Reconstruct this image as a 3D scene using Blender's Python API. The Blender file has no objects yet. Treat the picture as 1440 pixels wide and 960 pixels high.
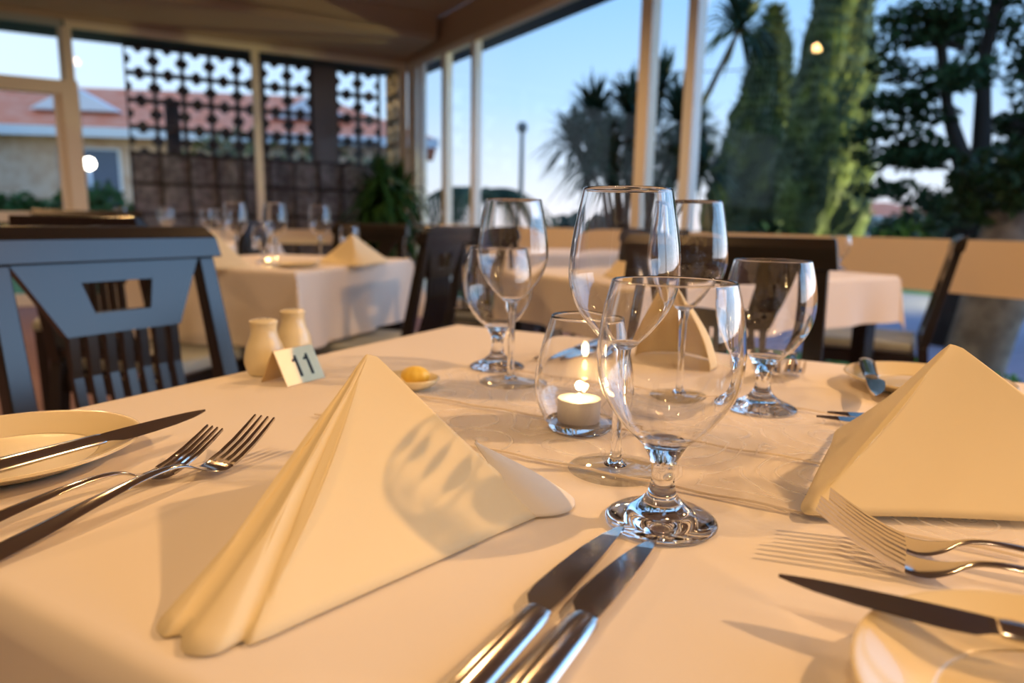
import bpy, math, random
from mathutils import Vector, Matrix
scene = bpy.context.scene
COL = scene.collection
R = math.radians

# ------------------------------------------------------------------ camera
TH, RO, EYE = math.atan(168 / 960), 0.018, 0.93
r0, u0, fw = Vector((1, 0, 0)), Vector((0, math.sin(TH), math.cos(TH))), Vector((0, math.cos(TH), -math.sin(TH)))
cr, cu = math.cos(RO) * r0 + math.sin(RO) * u0, math.cos(RO) * u0 - math.sin(RO) * r0
cam_data = bpy.data.cameras.new('camera')
cam_data.lens, cam_data.sensor_width = 24.0, 36.0
cam_data.clip_start, cam_data.clip_end = 0.02, 500
cam_data.dof.use_dof = True
cam_data.dof.focus_distance = 0.47
cam_data.dof.aperture_fstop = 4.8
cam = bpy.data.objects.new('camera', cam_data)
M = Matrix((cr, cu, -fw)).transposed().to_4x4()
M.translation = (0, 0, EYE)
cam.matrix_world = M
COL.objects.link(cam)
scene.camera = cam

# ------------------------------------------------------------------ view, sampling
vs = scene.view_settings
vs.view_transform, vs.look, vs.gamma, vs.exposure = 'Standard', 'None', 1.0, 0.06
vs.use_curve_mapping = False
try:
    cy = scene.cycles
    cy.use_denoising = True
    cy.transparent_max_bounces = 40
    cy.transmission_bounces = 14
    cy.glossy_bounces = 6
    cy.max_bounces = 16
    cy.sample_clamp_indirect = 60.0
    cy.blur_glossy = 0.3
except Exception:
    pass

# ------------------------------------------------------------------ dusk sky
world = bpy.data.worlds.new('dusk_sky')
scene.world = world
world.use_nodes = True
nt = world.node_tree
nt.nodes.clear()
wo = nt.nodes.new('ShaderNodeOutputWorld')
bg = nt.nodes.new('ShaderNodeBackground')
tc = nt.nodes.new('ShaderNodeTexCoord')
sep = nt.nodes.new('ShaderNodeSeparateXYZ')
nt.links.new(tc.outputs['Generated'], sep.inputs[0])
rp = nt.nodes.new('ShaderNodeValToRGB')
el = rp.color_ramp.elements
el[0].position, el[0].color = 0.0, (0.78, 0.74, 0.78, 1)
el[1].position, el[1].color = 0.75, (0.13, 0.32, 0.72, 1)
for p, c in ((0.06, (0.66, 0.74, 0.85, 1)), (0.16, (0.40, 0.62, 0.90, 1)), (0.30, (0.25, 0.50, 0.86, 1))):
    e = el.new(p)
    e.color = c
nt.links.new(sep.outputs['Z'], rp.inputs[0])
mx = nt.nodes.new('ShaderNodeMix')
mx.data_type = 'RGBA'
mr = nt.nodes.new('ShaderNodeMapRange')
mr.inputs['From Min'].default_value, mr.inputs['From Max'].default_value = 0.0, -0.6
mr.inputs['To Min'].default_value, mr.inputs['To Max'].default_value = 0.0, 0.75
nt.links.new(sep.outputs['X'], mr.inputs[0])
nt.links.new(mr.outputs[0], mx.inputs[0])
nt.links.new(rp.outputs[0], mx.inputs[6])
mx.inputs[7].default_value = (0.66, 0.80, 0.95, 1)
nt.links.new(mx.outputs[2], bg.inputs[0])
# the afterglow side of the sky, to the right of the building
gl = nt.nodes.new('ShaderNodeMapRange')
gl.interpolation_type = 'SMOOTHSTEP'
gl.inputs['From Min'].default_value, gl.inputs['From Max'].default_value = 0.55, 0.98
gl.inputs['To Min'].default_value, gl.inputs['To Max'].default_value = 1.4, 5.2
nt.links.new(sep.outputs['X'], gl.inputs[0])
nt.links.new(gl.outputs[0], bg.inputs[1])
nt.links.new(bg.outputs[0], wo.inputs[0])


# ------------------------------------------------------------------ lamps of the room
def spot(name, loc, power, color, radius=0.05, angle=150, target=None, blend=0.6):
    d = bpy.data.lights.new(name, 'SPOT')
    d.energy, d.color, d.shadow_soft_size = power, color, radius
    d.spot_size, d.spot_blend = R(angle), blend
    o = bpy.data.objects.new(name, d)
    o.location = loc
    d.cycles.is_caustics_light = 60 < power < 400
    if target:
        o.rotation_euler = (Vector(target) - Vector(loc)).to_track_quat('-Z', 'Y').to_euler()
    COL.objects.link(o)
    return o


WARM = (1.0, 0.57, 0.24)
spot('ceiling_downlight', (2.75, 0.55, 3.0), 300, WARM, 0.045)
spot('ceiling_downlight', (-3.1, 4.32, 3.0), 130, WARM, 0.05, 172)
spot('ceiling_downlight', (-1.0, -0.2, 3.0), 62, WARM, 0.05)
spot('ceiling_downlight', (1.6, -2.6, 3.0), 80, WARM, 0.05)
spot('ceiling_downlight', (-0.9, 5.2, 3.0), 110, WARM, 0.05)
spot('ceiling_downlight', (-4.6, 2.4, 3.0), 150, WARM, 0.05)
spot('ceiling_downlight', (0.2, 2.9, 3.0), 55, WARM, 0.05)
for lx, ly in ((2.2, 3.4), (-0.4, -0.9), (3.4, -1.2), (0.2, -3.4), (-3.2, -0.6)):
    spot('ceiling_downlight', (lx, ly, 3.05), 34, (1.0, 0.70, 0.40), 0.03)
# garden flood beside the cypresses, and a warm spot aimed at the side screen
spot('garden_floodlight', (9.2, 9.4, 0.2), 3800, (1.0, 0.88, 0.36), 0.1, 110, (5.0, 12.6, 2.6))
spot('screen_floodlight', (-0.9, 9.2, 2.7), 25, (1.0, 0.72, 0.35), 0.1, 150, (-1.5, 9.3, 1.6))

# ------------------------------------------------------------------ helpers


class MB:
    """collects simple shapes into one mesh"""

    def __init__(self):
        self.v, self.f = [], []

    def add(self, vs_, fs):
        o = len(self.v)
        self.v += [tuple(p) for p in vs_]
        self.f += [tuple(i + o for i in q) for q in fs]
        return self

    def box(self, c, s, rot=None):
        x, y, z = (k / 2 for k in s)
        pts = [Vector((a * x, b * y, d * z)) for a in (-1, 1) for b in (-1, 1) for d in (-1, 1)]
        if rot is not None:
            pts = [rot @ p for p in pts]
        pts = [p + Vector(c) for p in pts]
        return self.add(pts, [(0, 1, 3, 2), (4, 6, 7, 5), (0, 4, 5, 1), (2, 3, 7, 6), (0, 2, 6, 4), (1, 5, 7, 3)])

    def hexa(self, p):
        """eight corners: bottom ring 0-3, top ring 4-7"""
        return self.add(p, [(3, 2, 1, 0), (4, 5, 6, 7), (0, 1, 5, 4), (1, 2, 6, 5), (2, 3, 7, 6), (3, 0, 4, 7)])

    def bar(self, a, b, w, h, up=(0, 0, 1)):
        a, b = Vector(a), Vector(b)
        d = (b - a).normalized()
        s = d.cross(Vector(up))
        s = s.normalized() if s.length > 1e-6 else Vector((1, 0, 0))
        t = s.cross(d).normalized()
        s, t = s * w / 2, t * h / 2
        return self.hexa([a - s - t, a + s - t, a + s + t, a - s + t, b - s - t, b + s - t, b + s + t, b - s + t])

    def tube(self, path, rad, n=10):
        path = [Vector(p) for p in path]
        if not isinstance(rad, (list, tuple)):
            rad = [rad] * len(path)
        o = len(self.v)
        ref = Vector((0.13, 0.31, 0.94))
        for i, p in enumerate(path):
            d = (path[min(i + 1, len(path) - 1)] - path[max(i - 1, 0)]).normalized()
            s = d.cross(ref)
            if s.length < 1e-4:
                s = d.cross(Vector((1, 0, 0)))
            s.normalize()
            t = d.cross(s)
            for k in range(n):
                a = 2 * math.pi * k / n
                self.v.append(tuple(p + (s * math.cos(a) + t * math.sin(a)) * rad[i]))
        for i in range(len(path) - 1):
            for k in range(n):
                a, b = o + i * n + k, o + i * n + (k + 1) % n
                self.f.append((a, b, b + n, a + n))
        self.f.append(tuple(o + k for k in range(n))[::-1])
        self.f.append(tuple(o + (len(path) - 1) * n + k for k in range(n)))
        return self

    def lathe(self, prof, n=64, c=(0, 0, 0)):
        o = len(self.v)
        idx = []
        for r_, z in prof:
            if r_ < 1e-6:
                idx.append([len(self.v)])
                self.v.append((c[0], c[1], c[2] + z))
            else:
                st = len(self.v)
                idx.append(list(range(st, st + n)))
                for k in range(n):
                    a = 2 * math.pi * k / n
                    self.v.append((c[0] + r_ * math.cos(a), c[1] + r_ * math.sin(a), c[2] + z))
        for A, B in zip(idx, idx[1:]):
            for k in range(n):
                k2 = (k + 1) % n
                if len(A) == 1 and len(B) == 1:
                    continue
                if len(A) == 1:
                    self.f.append((A[0], B[k2], B[k]))
                elif len(B) == 1:
                    self.f.append((A[k], A[k2], B[0]))
                else:
                    self.f.append((A[k], A[k2], B[k2], B[k]))
        return self

    def prism(self, poly, d0, d1, fn):
        """poly 2D outline extruded from d0 to d1; fn maps (a, b, d) to 3D"""
        n = len(poly)
        pts = [fn(a, b, d0) for a, b in poly] + [fn(a, b, d1) for a, b in poly]
        fs = [tuple(range(n))[::-1], tuple(range(n, 2 * n))]
        fs += [(i, (i + 1) % n, n + (i + 1) % n, n + i) for i in range(n)]
        return self.add(pts, fs)

    def grid(self, rows):
        o, n = len(self.v), len(rows[0])
        for r_ in rows:
            self.v += [tuple(p) for p in r_]
        for i in range(len(rows) - 1):
            for j in range(n - 1):
                a = o + i * n + j
                self.f.append((a, a + 1, a + n + 1, a + n))
        return self

    def build(self, name, mat, parent=None, smooth=False, bevel=0.0, loc=None, rz=0.0, subsurf=0, solid=0.0, angle=None):
        me = bpy.data.meshes.new(name)
        me.from_pydata(self.v, [], self.f)
        me.update()
        if smooth:
            me.polygons.foreach_set('use_smooth', [True] * len(me.polygons))
            if angle:
                me.set_sharp_from_angle(angle=R(angle))
        me.materials.append(mat)
        o = bpy.data.objects.new(name, me)
        COL.objects.link(o)
        if parent:
            o.parent = parent
        if loc is not None:
            o.location = loc
        o.rotation_euler.z = rz
        if solid:
            m = o.modifiers.new('thickness', 'SOLIDIFY')
            m.thickness, m.offset = solid, 0
        if bevel:
            m = o.modifiers.new('bevel', 'BEVEL')
            m.width, m.segments, m.limit_method = bevel, 2, 'ANGLE'
        if subsurf:
            m = o.modifiers.new('subsurf', 'SUBSURF')
            m.levels = m.render_levels = subsurf
        return o


def tag(o, label=None, cat=None, group=None, kind=None):
    for k, v in (('label', label), ('category', cat), ('group', group), ('kind', kind)):
        if v:
            o[k] = v
    return o


def thing(name, label, cat, loc=(0, 0, 0), rz=0.0, group=None):
    o = bpy.data.objects.new(name, None)
    o.empty_display_size = 0.05
    COL.objects.link(o)
    o.location, o.rotation_euler = loc, (0, 0, rz)
    return tag(o, label, cat, group)


def copy_tree(o, parent=None):
    c = o.copy()
    COL.objects.link(c)
    if parent:
        c.parent = parent
    for ch in list(o.children):
        copy_tree(ch, c)
    return c


def place_copy(src, label, loc, rz=0.0, group=None, scale=1.0):
    c = copy_tree(src)
    c.location, c.rotation_euler.z = loc, rz
    c.scale = (scale,) * 3
    return tag(c, label, group=group)


# ------------------------------------------------------------------ materials
def mat(name, base, rough=0.5, metal=0.0, spec=0.5, coat=0.0, noise=None, bump=None, **kw):
    m = bpy.data.materials.new(name)
    m.use_nodes = True
    n = m.node_tree
    b = n.nodes['Principled BSDF']
    b.inputs['Base Color'].default_value = (*base, 1)
    b.inputs['Roughness'].default_value = rough
    b.inputs['Metallic'].default_value = metal
    b.inputs['Specular IOR Level'].default_value = spec
    b.inputs['Coat Weight'].default_value = coat
    b.inputs['Coat Roughness'].default_value = kw.get('coat_rough', 0.05)
    for k, v in kw.items():
        if k in b.inputs:
            b.inputs[k].default_value = v
    t = n.nodes.new('ShaderNodeTexCoord')
    if noise:
        sc, col2, lo, hi = noise[:4]
        nz = n.nodes.new('ShaderNodeTexNoise')
        nz.inputs['Scale'].default_value = sc
        nz.inputs['Detail'].default_value = 5
        r_ = n.nodes.new('ShaderNodeValToRGB')
        r_.color_ramp.elements[0].position, r_.color_ramp.elements[0].color = lo, (*base, 1)
        r_.color_ramp.elements[1].position, r_.color_ramp.elements[1].color = hi, (*col2, 1)
        if len(noise) > 4:
            mp = n.nodes.new('ShaderNodeMapping')
            mp.inputs['Scale'].default_value = noise[4]
            n.links.new(t.outputs['Object'], mp.inputs[0])
            n.links.new(mp.outputs[0], nz.inputs[0])
        else:
            n.links.new(t.outputs['Object'], nz.inputs[0])
        n.links.new(nz.outputs[0], r_.inputs[0])
        n.links.new(r_.outputs[0], b.inputs['Base Color'])
    if bump:
        sc, st, dist = bump
        nz = n.nodes.new('ShaderNodeTexNoise')
        nz.inputs['Scale'].default_value = sc
        nz.inputs['Detail'].default_value = 4
        bp = n.nodes.new('ShaderNodeBump')
        bp.inputs['Strength'].default_value, bp.inputs['Distance'].default_value = st, dist
        n.links.new(t.outputs['Object'], nz.inputs[0])
        n.links.new(nz.outputs[0], bp.inputs['Height'])
        n.links.new(bp.outputs[0], b.inputs['Normal'])
    return m


def thin_glass(name, tint=(0.98, 0.985, 0.98), edge=(0.62, 0.64, 0.63), power=4.0, f0=0.045, rough=0.0):
    """clear sheet glass: passes light straight on, mirrors more towards grazing"""
    m = bpy.data.materials.new(name)
    m.use_nodes = True
    n = m.node_tree
    n.nodes.clear()
    out = n.nodes.new('ShaderNodeOutputMaterial')
    mix = n.nodes.new('ShaderNodeMixShader')
    tr = n.nodes.new('ShaderNodeBsdfTransparent')
    gl = n.nodes.new('ShaderNodeBsdfGlossy')
    gl.inputs['Roughness'].default_value = rough
    lw = n.nodes.new('ShaderNodeLayerWeight')
    lw.inputs['Blend'].default_value = 0.5
    pw = n.nodes.new('ShaderNodeMath')
    pw.operation = 'POWER'
    pw.inputs[1].default_value = power
    mr_ = n.nodes.new('ShaderNodeMapRange')
    mr_.inputs['To Min'].default_value, mr_.inputs['To Max'].default_value = f0, 0.9
    n.links.new(lw.outputs['Facing'], pw.inputs[0])
    n.links.new(pw.outputs[0], mr_.inputs[0])
    n.links.new(mr_.outputs[0], mix.inputs[0])
    cm = n.nodes.new('ShaderNodeMix')
    cm.data_type = 'RGBA'
    cm.inputs[6].default_value, cm.inputs[7].default_value = (*tint, 1), (*edge, 1)
    n.links.new(pw.outputs[0], cm.inputs[0])
    n.links.new(cm.outputs[2], tr.inputs[0])
    n.links.new(tr.outputs[0], mix.inputs[1])
    n.links.new(gl.outputs[0], mix.inputs[2])
    n.links.new(mix.outputs[0], out.inputs[0])
    return m


def emit(name, col, strength):
    m = bpy.data.materials.new(name)
    m.use_nodes = True
    b = m.node_tree.nodes['Principled BSDF']
    b.inputs['Base Color'].default_value = (*col, 1)
    b.inputs['Emission Color'].default_value = (*col, 1)
    b.inputs['Emission Strength'].default_value = strength
    return m


def organza():
    m = bpy.data.materials.new('organza')
    m.use_nodes = True
    n = m.node_tree
    n.nodes.clear()
    out = n.nodes.new('ShaderNodeOutputMaterial')
    mix = n.nodes.new('ShaderNodeMixShader')
    tr = n.nodes.new('ShaderNodeBsdfTransparent')
    df = n.nodes.new('ShaderNodeBsdfPrincipled')
    df.inputs['Base Color'].default_value = (0.88, 0.82, 0.76, 1)
    df.inputs['Roughness'].default_value = 0.45
    t = n.nodes.new('ShaderNodeTexCoord')
    vo = n.nodes.new('ShaderNodeTexVoronoi')
    vo.inputs['Scale'].default_value = 11
    vo.inputs['Randomness'].default_value = 0.8
    ns = n.nodes.new('ShaderNodeTexNoise')
    ns.inputs['Scale'].default_value = 9
    ad = n.nodes.new('ShaderNodeMath')
    ad.operation = 'MULTIPLY_ADD'
    ad.inputs[1].default_value = 0.5
    sn = n.nodes.new('ShaderNodeMath')
    sn.operation = 'SINE'
    ml = n.nodes.new('ShaderNodeMath')
    ml.operation = 'MULTIPLY'
    ml.inputs[1].default_value = 42
    rp_ = n.nodes.new('ShaderNodeValToRGB')
    rp_.color_ramp.elements[0].position, rp_.color_ramp.elements[0].color = 0.80, (0.12, 0.12, 0.12, 1)
    rp_.color_ramp.elements[1].position, rp_.color_ramp.elements[1].color = 0.97, (0.42, 0.42, 0.42, 1)
    n.links.new(t.outputs['Object'], vo.inputs[0])
    n.links.new(t.outputs['Object'], ns.inputs[0])
    n.links.new(ns.outputs[0], ad.inputs[0])
    n.links.new(vo.outputs['Distance'], ad.inputs[2])
    n.links.new(ad.outputs[0], ml.inputs[0])
    n.links.new(ml.outputs[0], sn.inputs[0])
    n.links.new(sn.outputs[0], rp_.inputs[0])
    n.links.new(rp_.outputs[0], mix.inputs[0])
    n.links.new(tr.outputs[0], mix.inputs[1])
    n.links.new(df.outputs[0], mix.inputs[2])
    n.links.new(mix.outputs[0], out.inputs[0])
    return m


MT = dict(
    cloth=mat('white_tablecloth', (0.83, 0.76, 0.67), 0.85, spec=0.15, bump=(7, 0.12, 0.02)),
    napkin=mat('cream_napkin', (0.88, 0.75, 0.48), 0.75, spec=0.2, bump=(14, 0.12, 0.01)),
    napkin_w=mat('white_napkin_hem', (0.85, 0.80, 0.70), 0.7, spec=0.2),
    steel=mat('polished_steel', (0.66, 0.62, 0.58), 0.13, metal=1.0),
    brushed=mat('warm_tinted_steel', (0.85, 0.70, 0.42), 0.55, metal=1.0),  # brassy tint puts the warm table's reflection into the base colour
    glass=mat('clear_glass', (1, 1, 1), 0.0, **{'Transmission Weight': 1.0, 'IOR': 1.5}),
    foot=thin_glass('foot_glass', (0.985, 0.99, 0.985), (0.75, 0.77, 0.76), 3.5, 0.04),
    pane=thin_glass('window_glass', (0.985, 0.99, 0.99), (0.85, 0.9, 0.9), 5.0, 0.010),
    porcelain=mat('cream_porcelain', (0.85, 0.71, 0.42), 0.25, coat=0.6),
    china=mat('ivory_china', (0.82, 0.72, 0.47), 0.3, coat=0.5),
    butter=mat('butter', (0.90, 0.62, 0.10), 0.4),
    wax=mat('candle_wax', (0.93, 0.86, 0.72), 0.4),
    cup=mat('tealight_cup', (0.80, 0.76, 0.72), 0.35, **{'Transmission Weight': 0.15}),
    wick=mat('burnt_wick', (0.02, 0.015, 0.01), 0.9),
    flame=emit('candle_flame', (1.0, 0.72, 0.30), 30),
    black=mat('black_print', (0.008, 0.008, 0.008), 0.5),
    lacquer=mat('dark_lacquered_wood', (0.011, 0.009, 0.008), 0.24, spec=0.6,
                noise=(60, (0.017, 0.011, 0.008), 0.4, 0.8, (1, 1, 0.1))),
    pad=mat('grey_seat_pad', (0.33, 0.36, 0.32), 0.5, bump=(30, 0.1, 0.01)),
    wood=mat('brown_table_wood', (0.06, 0.03, 0.015), 0.4),
    carpet=mat('mauve_carpet', (0.20, 0.13, 0.15), 0.95, noise=(40, (0.26, 0.17, 0.18), 0.4, 0.7)),
    ceiling=mat('cream_ceiling_paint', (0.42, 0.33, 0.24), 0.8),
    wallp=mat('cream_wall_paint', (0.55, 0.42, 0.28), 0.8),
    frame=mat('cream_window_frame', (0.72, 0.66, 0.52), 0.45),
    alu=mat('grey_aluminium_frame', (0.36, 0.40, 0.40), 0.4),
    panel=mat('tan_spandrel_panel', (0.84, 0.70, 0.49), 0.55),
    eave=mat('dark_eave_board', (0.025, 0.04, 0.07), 0.6),
    block=mat('grey_breeze_block', (0.06, 0.066, 0.09), 0.85, noise=(14, (0.10, 0.10, 0.11), 0.4, 0.7)),
    pillar=mat('grey_pillar_render', (0.17, 0.165, 0.19), 0.85),
    olive=mat('olive_leaf', (0.12, 0.13, 0.06), 0.6),
    palefr=mat('pale_window_frame', (0.74, 0.75, 0.70), 0.45),
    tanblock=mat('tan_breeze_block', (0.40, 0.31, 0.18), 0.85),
    fence=mat('dark_fence_paint', (0.022, 0.02, 0.025), 0.6),
    infill=mat('fence_mesh_infill', (0.11, 0.105, 0.12), 0.7, noise=(14, (0.24, 0.22, 0.24), 0.42, 0.62)),
    brick=mat('tan_house_brick', (0.52, 0.35, 0.25), 0.9, noise=(3, (0.62, 0.46, 0.36), 0.4, 0.6)),
    rooft=mat('red_roof_tile', (0.70, 0.20, 0.10), 0.8, noise=(2.5, (0.74, 0.28, 0.17), 0.4, 0.6)),
    white=mat('white_paint', (0.62, 0.68, 0.76), 0.6),
    hwin=mat('dark_house_window', (0.05, 0.09, 0.16), 0.15),
    lamp=emit('white_lamp_globe', (1.0, 0.93, 0.8), 12),
    leaf=mat('green_leaf', (0.035, 0.09, 0.022), 0.5, spec=0.15),
    leafdark=mat('dark_leaf', (0.014, 0.046, 0.015), 0.55, spec=0.15),
    leafblue=mat('blue_green_leaf', (0.022, 0.06, 0.045), 0.5, spec=0.15),
    leafmid=mat('deep_green_leaf', (0.018, 0.060, 0.014), 0.5, spec=0.15),
    leafpalm=mat('palm_leaf', (0.016, 0.045, 0.028), 0.5, spec=0.15),
    cypress=mat('cypress_green', (0.020, 0.042, 0.012), 0.7, noise=(2.2, (0.085, 0.12, 0.012), 0.45, 0.68)),
    hedge=mat('bright_hedge_leaf', (0.07, 0.30, 0.02), 0.5),
    trunk=mat('grey_bark', (0.11, 0.10, 0.09), 0.9, noise=(9, (0.20, 0.19, 0.17), 0.4, 0.65)),
    darktrunk=mat('dark_bark', (0.02, 0.018, 0.015), 0.9),
    asphalt=mat('blue_grey_asphalt', (0.20, 0.20, 0.29), 0.9, noise=(4, (0.24, 0.24, 0.33), 0.4, 0.6)),
    lawn=mat('lawn', (0.05, 0.13, 0.03), 0.9, noise=(6, (0.08, 0.18, 0.04), 0.4, 0.6)),
    pole=mat('grey_pole', (0.10, 0.12, 0.13), 0.6),
    bluedish=mat('blue_plastic', (0.10, 0.30, 0.75), 0.35),
    hem_shade=mat('satin_hem_shade', (0.76, 0.66, 0.54), 0.5),
    organza=organza(),
)

TOP = 0.75
U = Vector((0.479, 0.878, 0))      # along the table, away from the eye
V = Vector((0.878, -0.479, 0))
P0 = Vector((-0.102, 1.21, 0))     # far corner of the near table

# ------------------------------------------------------------------ room shell
CN = Vector((-1.347, 8.80, 0))             # far corner of the room
W = Vector((0.532, -0.846, 0)).normalized()    # right wall, towards the eye
L = Vector((-0.882, -0.471, 0)).normalized()   # left wall, towards the left
NR = Vector((0.846, 0.532, 0)).normalized()    # outwards through the right wall
NL = Vector((-0.471, 0.882, 0)).normalized()   # outwards through the left wall
HEAD, LW, RW = 2.80, 9.5, 13.5


def wallbox(b, org, d, n_, s0, s1, z0, z1, o0, o1):
    """box along wall direction d from s0 to s1, z0 to z1, offset o0 to o1 outwards"""
    p = [org + d * s + n_ * o for s, o in ((s0, o0), (s1, o0), (s1, o1), (s0, o1))]
    b.hexa([(q.x, q.y, z0) for q in p] + [(q.x, q.y, z1) for q in p])
    return b


def structure(b, name, m, **kw):
    o = b.build(name, m, **kw)
    o['kind'] = 'structure'
    return o


corners = [CN, CN + W * RW, CN + W * RW + L * LW, CN + L * LW]
b = MB()
b.hexa([(p.x, p.y, -0.12) for p in corners] + [(p.x, p.y, 0.0) for p in corners])
structure(b, 'floor', MT['carpet'])
b = MB()
b.hexa([(p.x, p.y, 3.14) for p in corners] + [(p.x, p.y, 3.30) for p in corners])
structure(b, 'ceiling', MT['ceiling'])
b = MB()
wallbox(b, CN, L, NL, 0.0, LW, 2.87, 3.139, -1.0, -0.02)
structure(b, 'trim_1', MT['ceiling'])
b = MB()
wallbox(b, CN, L, NL, 0.03, LW, 2.90, 2.935, -1.03, -1.001)
structure(b, 'trim_2', MT['ceiling'])
# wall bands above the glass
b = MB()
wallbox(b, CN, W, NR, -0.12, RW, HEAD, 3.139, 0.0, 0.12)
structure(b, 'wall_right', MT['ceiling'])
b = MB()
wallbox(b, CN, L, NL, 0.0, LW, HEAD + 0.01, 3.139, 0.0, 0.12)
structure(b, 'wall_left', MT['ceiling'])
b = MB()
wallbox(b, CN + W * RW, L, -NL, 0.0, LW, 0.0, 3.139, 0.0, 0.12)
structure(b, 'wall_back', MT['wallp'])
b = MB()
wallbox(b, CN + L * LW, W, -NR, 0.0, RW, 0.0, 3.139, 0.0, 0.12)
structure(b, 'wall_side', MT['wallp'])

# right wall glazing: one window per bay, each with its frame, spandrel and panes
bays = [0.02, 1.03, 1.70, 4.27, 4.72, 7.6, 10.5, RW]
wide = [0.0, 0.085, 0.06, 0.10, 0.07, 0.08, 0.08, 0.08]
for i in range(len(bays) - 1):
    s0, s1 = bays[i], bays[i + 1]
    ww = wide[i]
    wroot = thing('window_%d' % (i + 1), None, None)
    wroot['kind'] = 'structure'
    b = MB()
    wallbox(b, CN, W, NR, s0, s1, 2.735, HEAD, 0.0, 0.07)
    wallbox(b, CN, W, NR, s0, s1, 0.0, 0.07, 0.0, 0.07)
    wallbox(b, CN, W, NR, s1 - wide[i + 1] / 2 - 0.02 if i + 1 < len(wide) else s1 - 0.06, s1 + (wide[i + 1] / 2), 0.07, 2.735, -0.005, 0.08)
    if i == 0:
        wallbox(b, CN, W, NR, 0.02, 0.26, 0.07, 2.735, 0.0, 0.05)
        wallbox(b, CN, W, NR, 0.34, 0.44, 0.07, 2.735, 0.0, 0.06)
    b.build('frame', MT['palefr'] if i in (0, 1, 3) else MT['frame'], wroot)
    b = MB()
    wallbox(b, CN, W, NR, s0 + 0.06, s1 - 0.06, 0.63, 0.885, 0.005, 0.045)
    b.build('spandrel_panel', MT['panel'], wroot)
    b = MB()
    wallbox(b, CN, W, NR, s0 + 0.05, s1 - 0.06, 0.885, 2.735, 0.030, 0.036)
    wallbox(b, CN, W, NR, s0 + 0.05, s1 - 0.06, 0.07, 0.63, 0.030, 0.036)
    b.build('pane', MT['pane'], wroot)
# left wall glazing
lb = [0.0, 1.77, 3.53, 5.2, 6.3, 7.9, LW]
for i in range(len(lb) - 1):
    s0, s1 = lb[i], lb[i + 1]
    if i == 2:
        continue
    if i in (3, 5):
        b = MB()
        wallbox(b, CN, L, NL, s0, s1, 0.0, HEAD + 0.01, 0.0, 0.12)
        structure(b, 'wall_left', MT['wallp'])
        continue
    sill = 1.28 if i == 4 else 0.80
    wroot = thing('window_%d' % (i + 10), None, None)
    wroot['kind'] = 'structure'
    b = MB()
    wallbox(b, CN, L, NL, s0, s1, 2.745, HEAD + 0.01, 0.0, 0.07)
    wallbox(b, CN, L, NL, s0, s1, 0.0, 0.07, 0.0, 0.07)
    wallbox(b, CN, L, NL, s1 - 0.05, s1 + 0.03, 0.07, 2.745, -0.005, 0.07)
    if i == 0:
        wallbox(b, CN, L, NL, 0.0, 0.09, 0.07, 2.745, 0.0, 0.07)
    b.build('frame', MT['frame'], wroot)
    b = MB()
    wallbox(b, CN, L, NL, s0 + 0.03, s1 - 0.05, 0.63, sill, 0.005, 0.045)
    b.build('spandrel_panel', MT['panel'], wroot)
    b = MB()
    wallbox(b, CN, L, NL, s0 + 0.03, s1 - 0.05, sill, 2.745, 0.030, 0.036)
    wallbox(b, CN, L, NL, s0 + 0.03, s1 - 0.05, 0.07, 0.63, 0.030, 0.036)
    b.build('pane', MT['pane'], wroot)
# glazed door with transom in the left wall
droot = thing('door_1', None, None)
droot['kind'] = 'structure'
b = MB()
wallbox(b, CN, L, NL, 3.46, 3.60, 0.0, 2.235, -0.03, 0.08)
wallbox(b, CN, L, NL, 3.60, 5.10, 2.10, 2.235, -0.03, 0.08)
wallbox(b, CN, L, NL, 5.06, 5.18, 0.0, 2.235, -0.03, 0.08)
b.build('door_frame', MT['frame'], droot)
b = MB()
wallbox(b, CN, L, NL, 3.555, 3.60, 2.235, HEAD, 0.0, 0.06)
wallbox(b, CN, L, NL, 3.60, 5.2, 2.745, HEAD + 0.01, 0.0, 0.06)
b.build('transom_frame', MT['alu'], droot)
b = MB()
wallbox(b, CN, L, NL, 3.60, 3.68, 0.0, 2.10, 0.0, 0.05)
wallbox(b, CN, L, NL, 4.98, 5.06, 0.0, 2.10, 0.0, 0.05)
wallbox(b, CN, L, NL, 3.68, 4.98, 0.84, 0.945, 0.0, 0.05)
wallbox(b, CN, L, NL, 3.68, 4.98, 0.0, 0.12, 0.0, 0.05)
b.build('door_leaf', MT['frame'], droot)
b = MB()
wallbox(b, CN, L, NL, 3.68, 4.98, 0.945, 2.10, 0.02, 0.026)
wallbox(b, CN, L, NL, 3.68, 4.98, 0.12, 0.84, 0.02, 0.026)
wallbox(b, CN, L, NL, 3.60, 5.2, 2.235, 2.745, 0.02, 0.026)
b.build('pane', MT['pane'], droot)
# eaves outside
b = MB()
wallbox(b, CN, W, NR, -0.6, RW, 2.83, 2.95, 0.125, 0.5)
structure(b, 'trim_3', MT['eave'])
b = MB()
wallbox(b, CN, L, NL, -0.0, LW, 2.815, 2.95, 0.125, 0.90)
structure(b, 'trim_4', MT['eave'])

# ------------------------------------------------------------------ outdoors: ground
b = MB()
b.box((4, 40, -0.30), (220, 200, 0.1))
structure(b, 'ground', MT['lawn'])
b = MB()
p = CN + NR * 2.2
wallbox(b, p, W, NR, -30, 30, -0.25, -0.235, 0.0, 7.0)
structure(b, 'road', MT['asphalt'])

# breeze block screen
PITCH = 0.295


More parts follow.
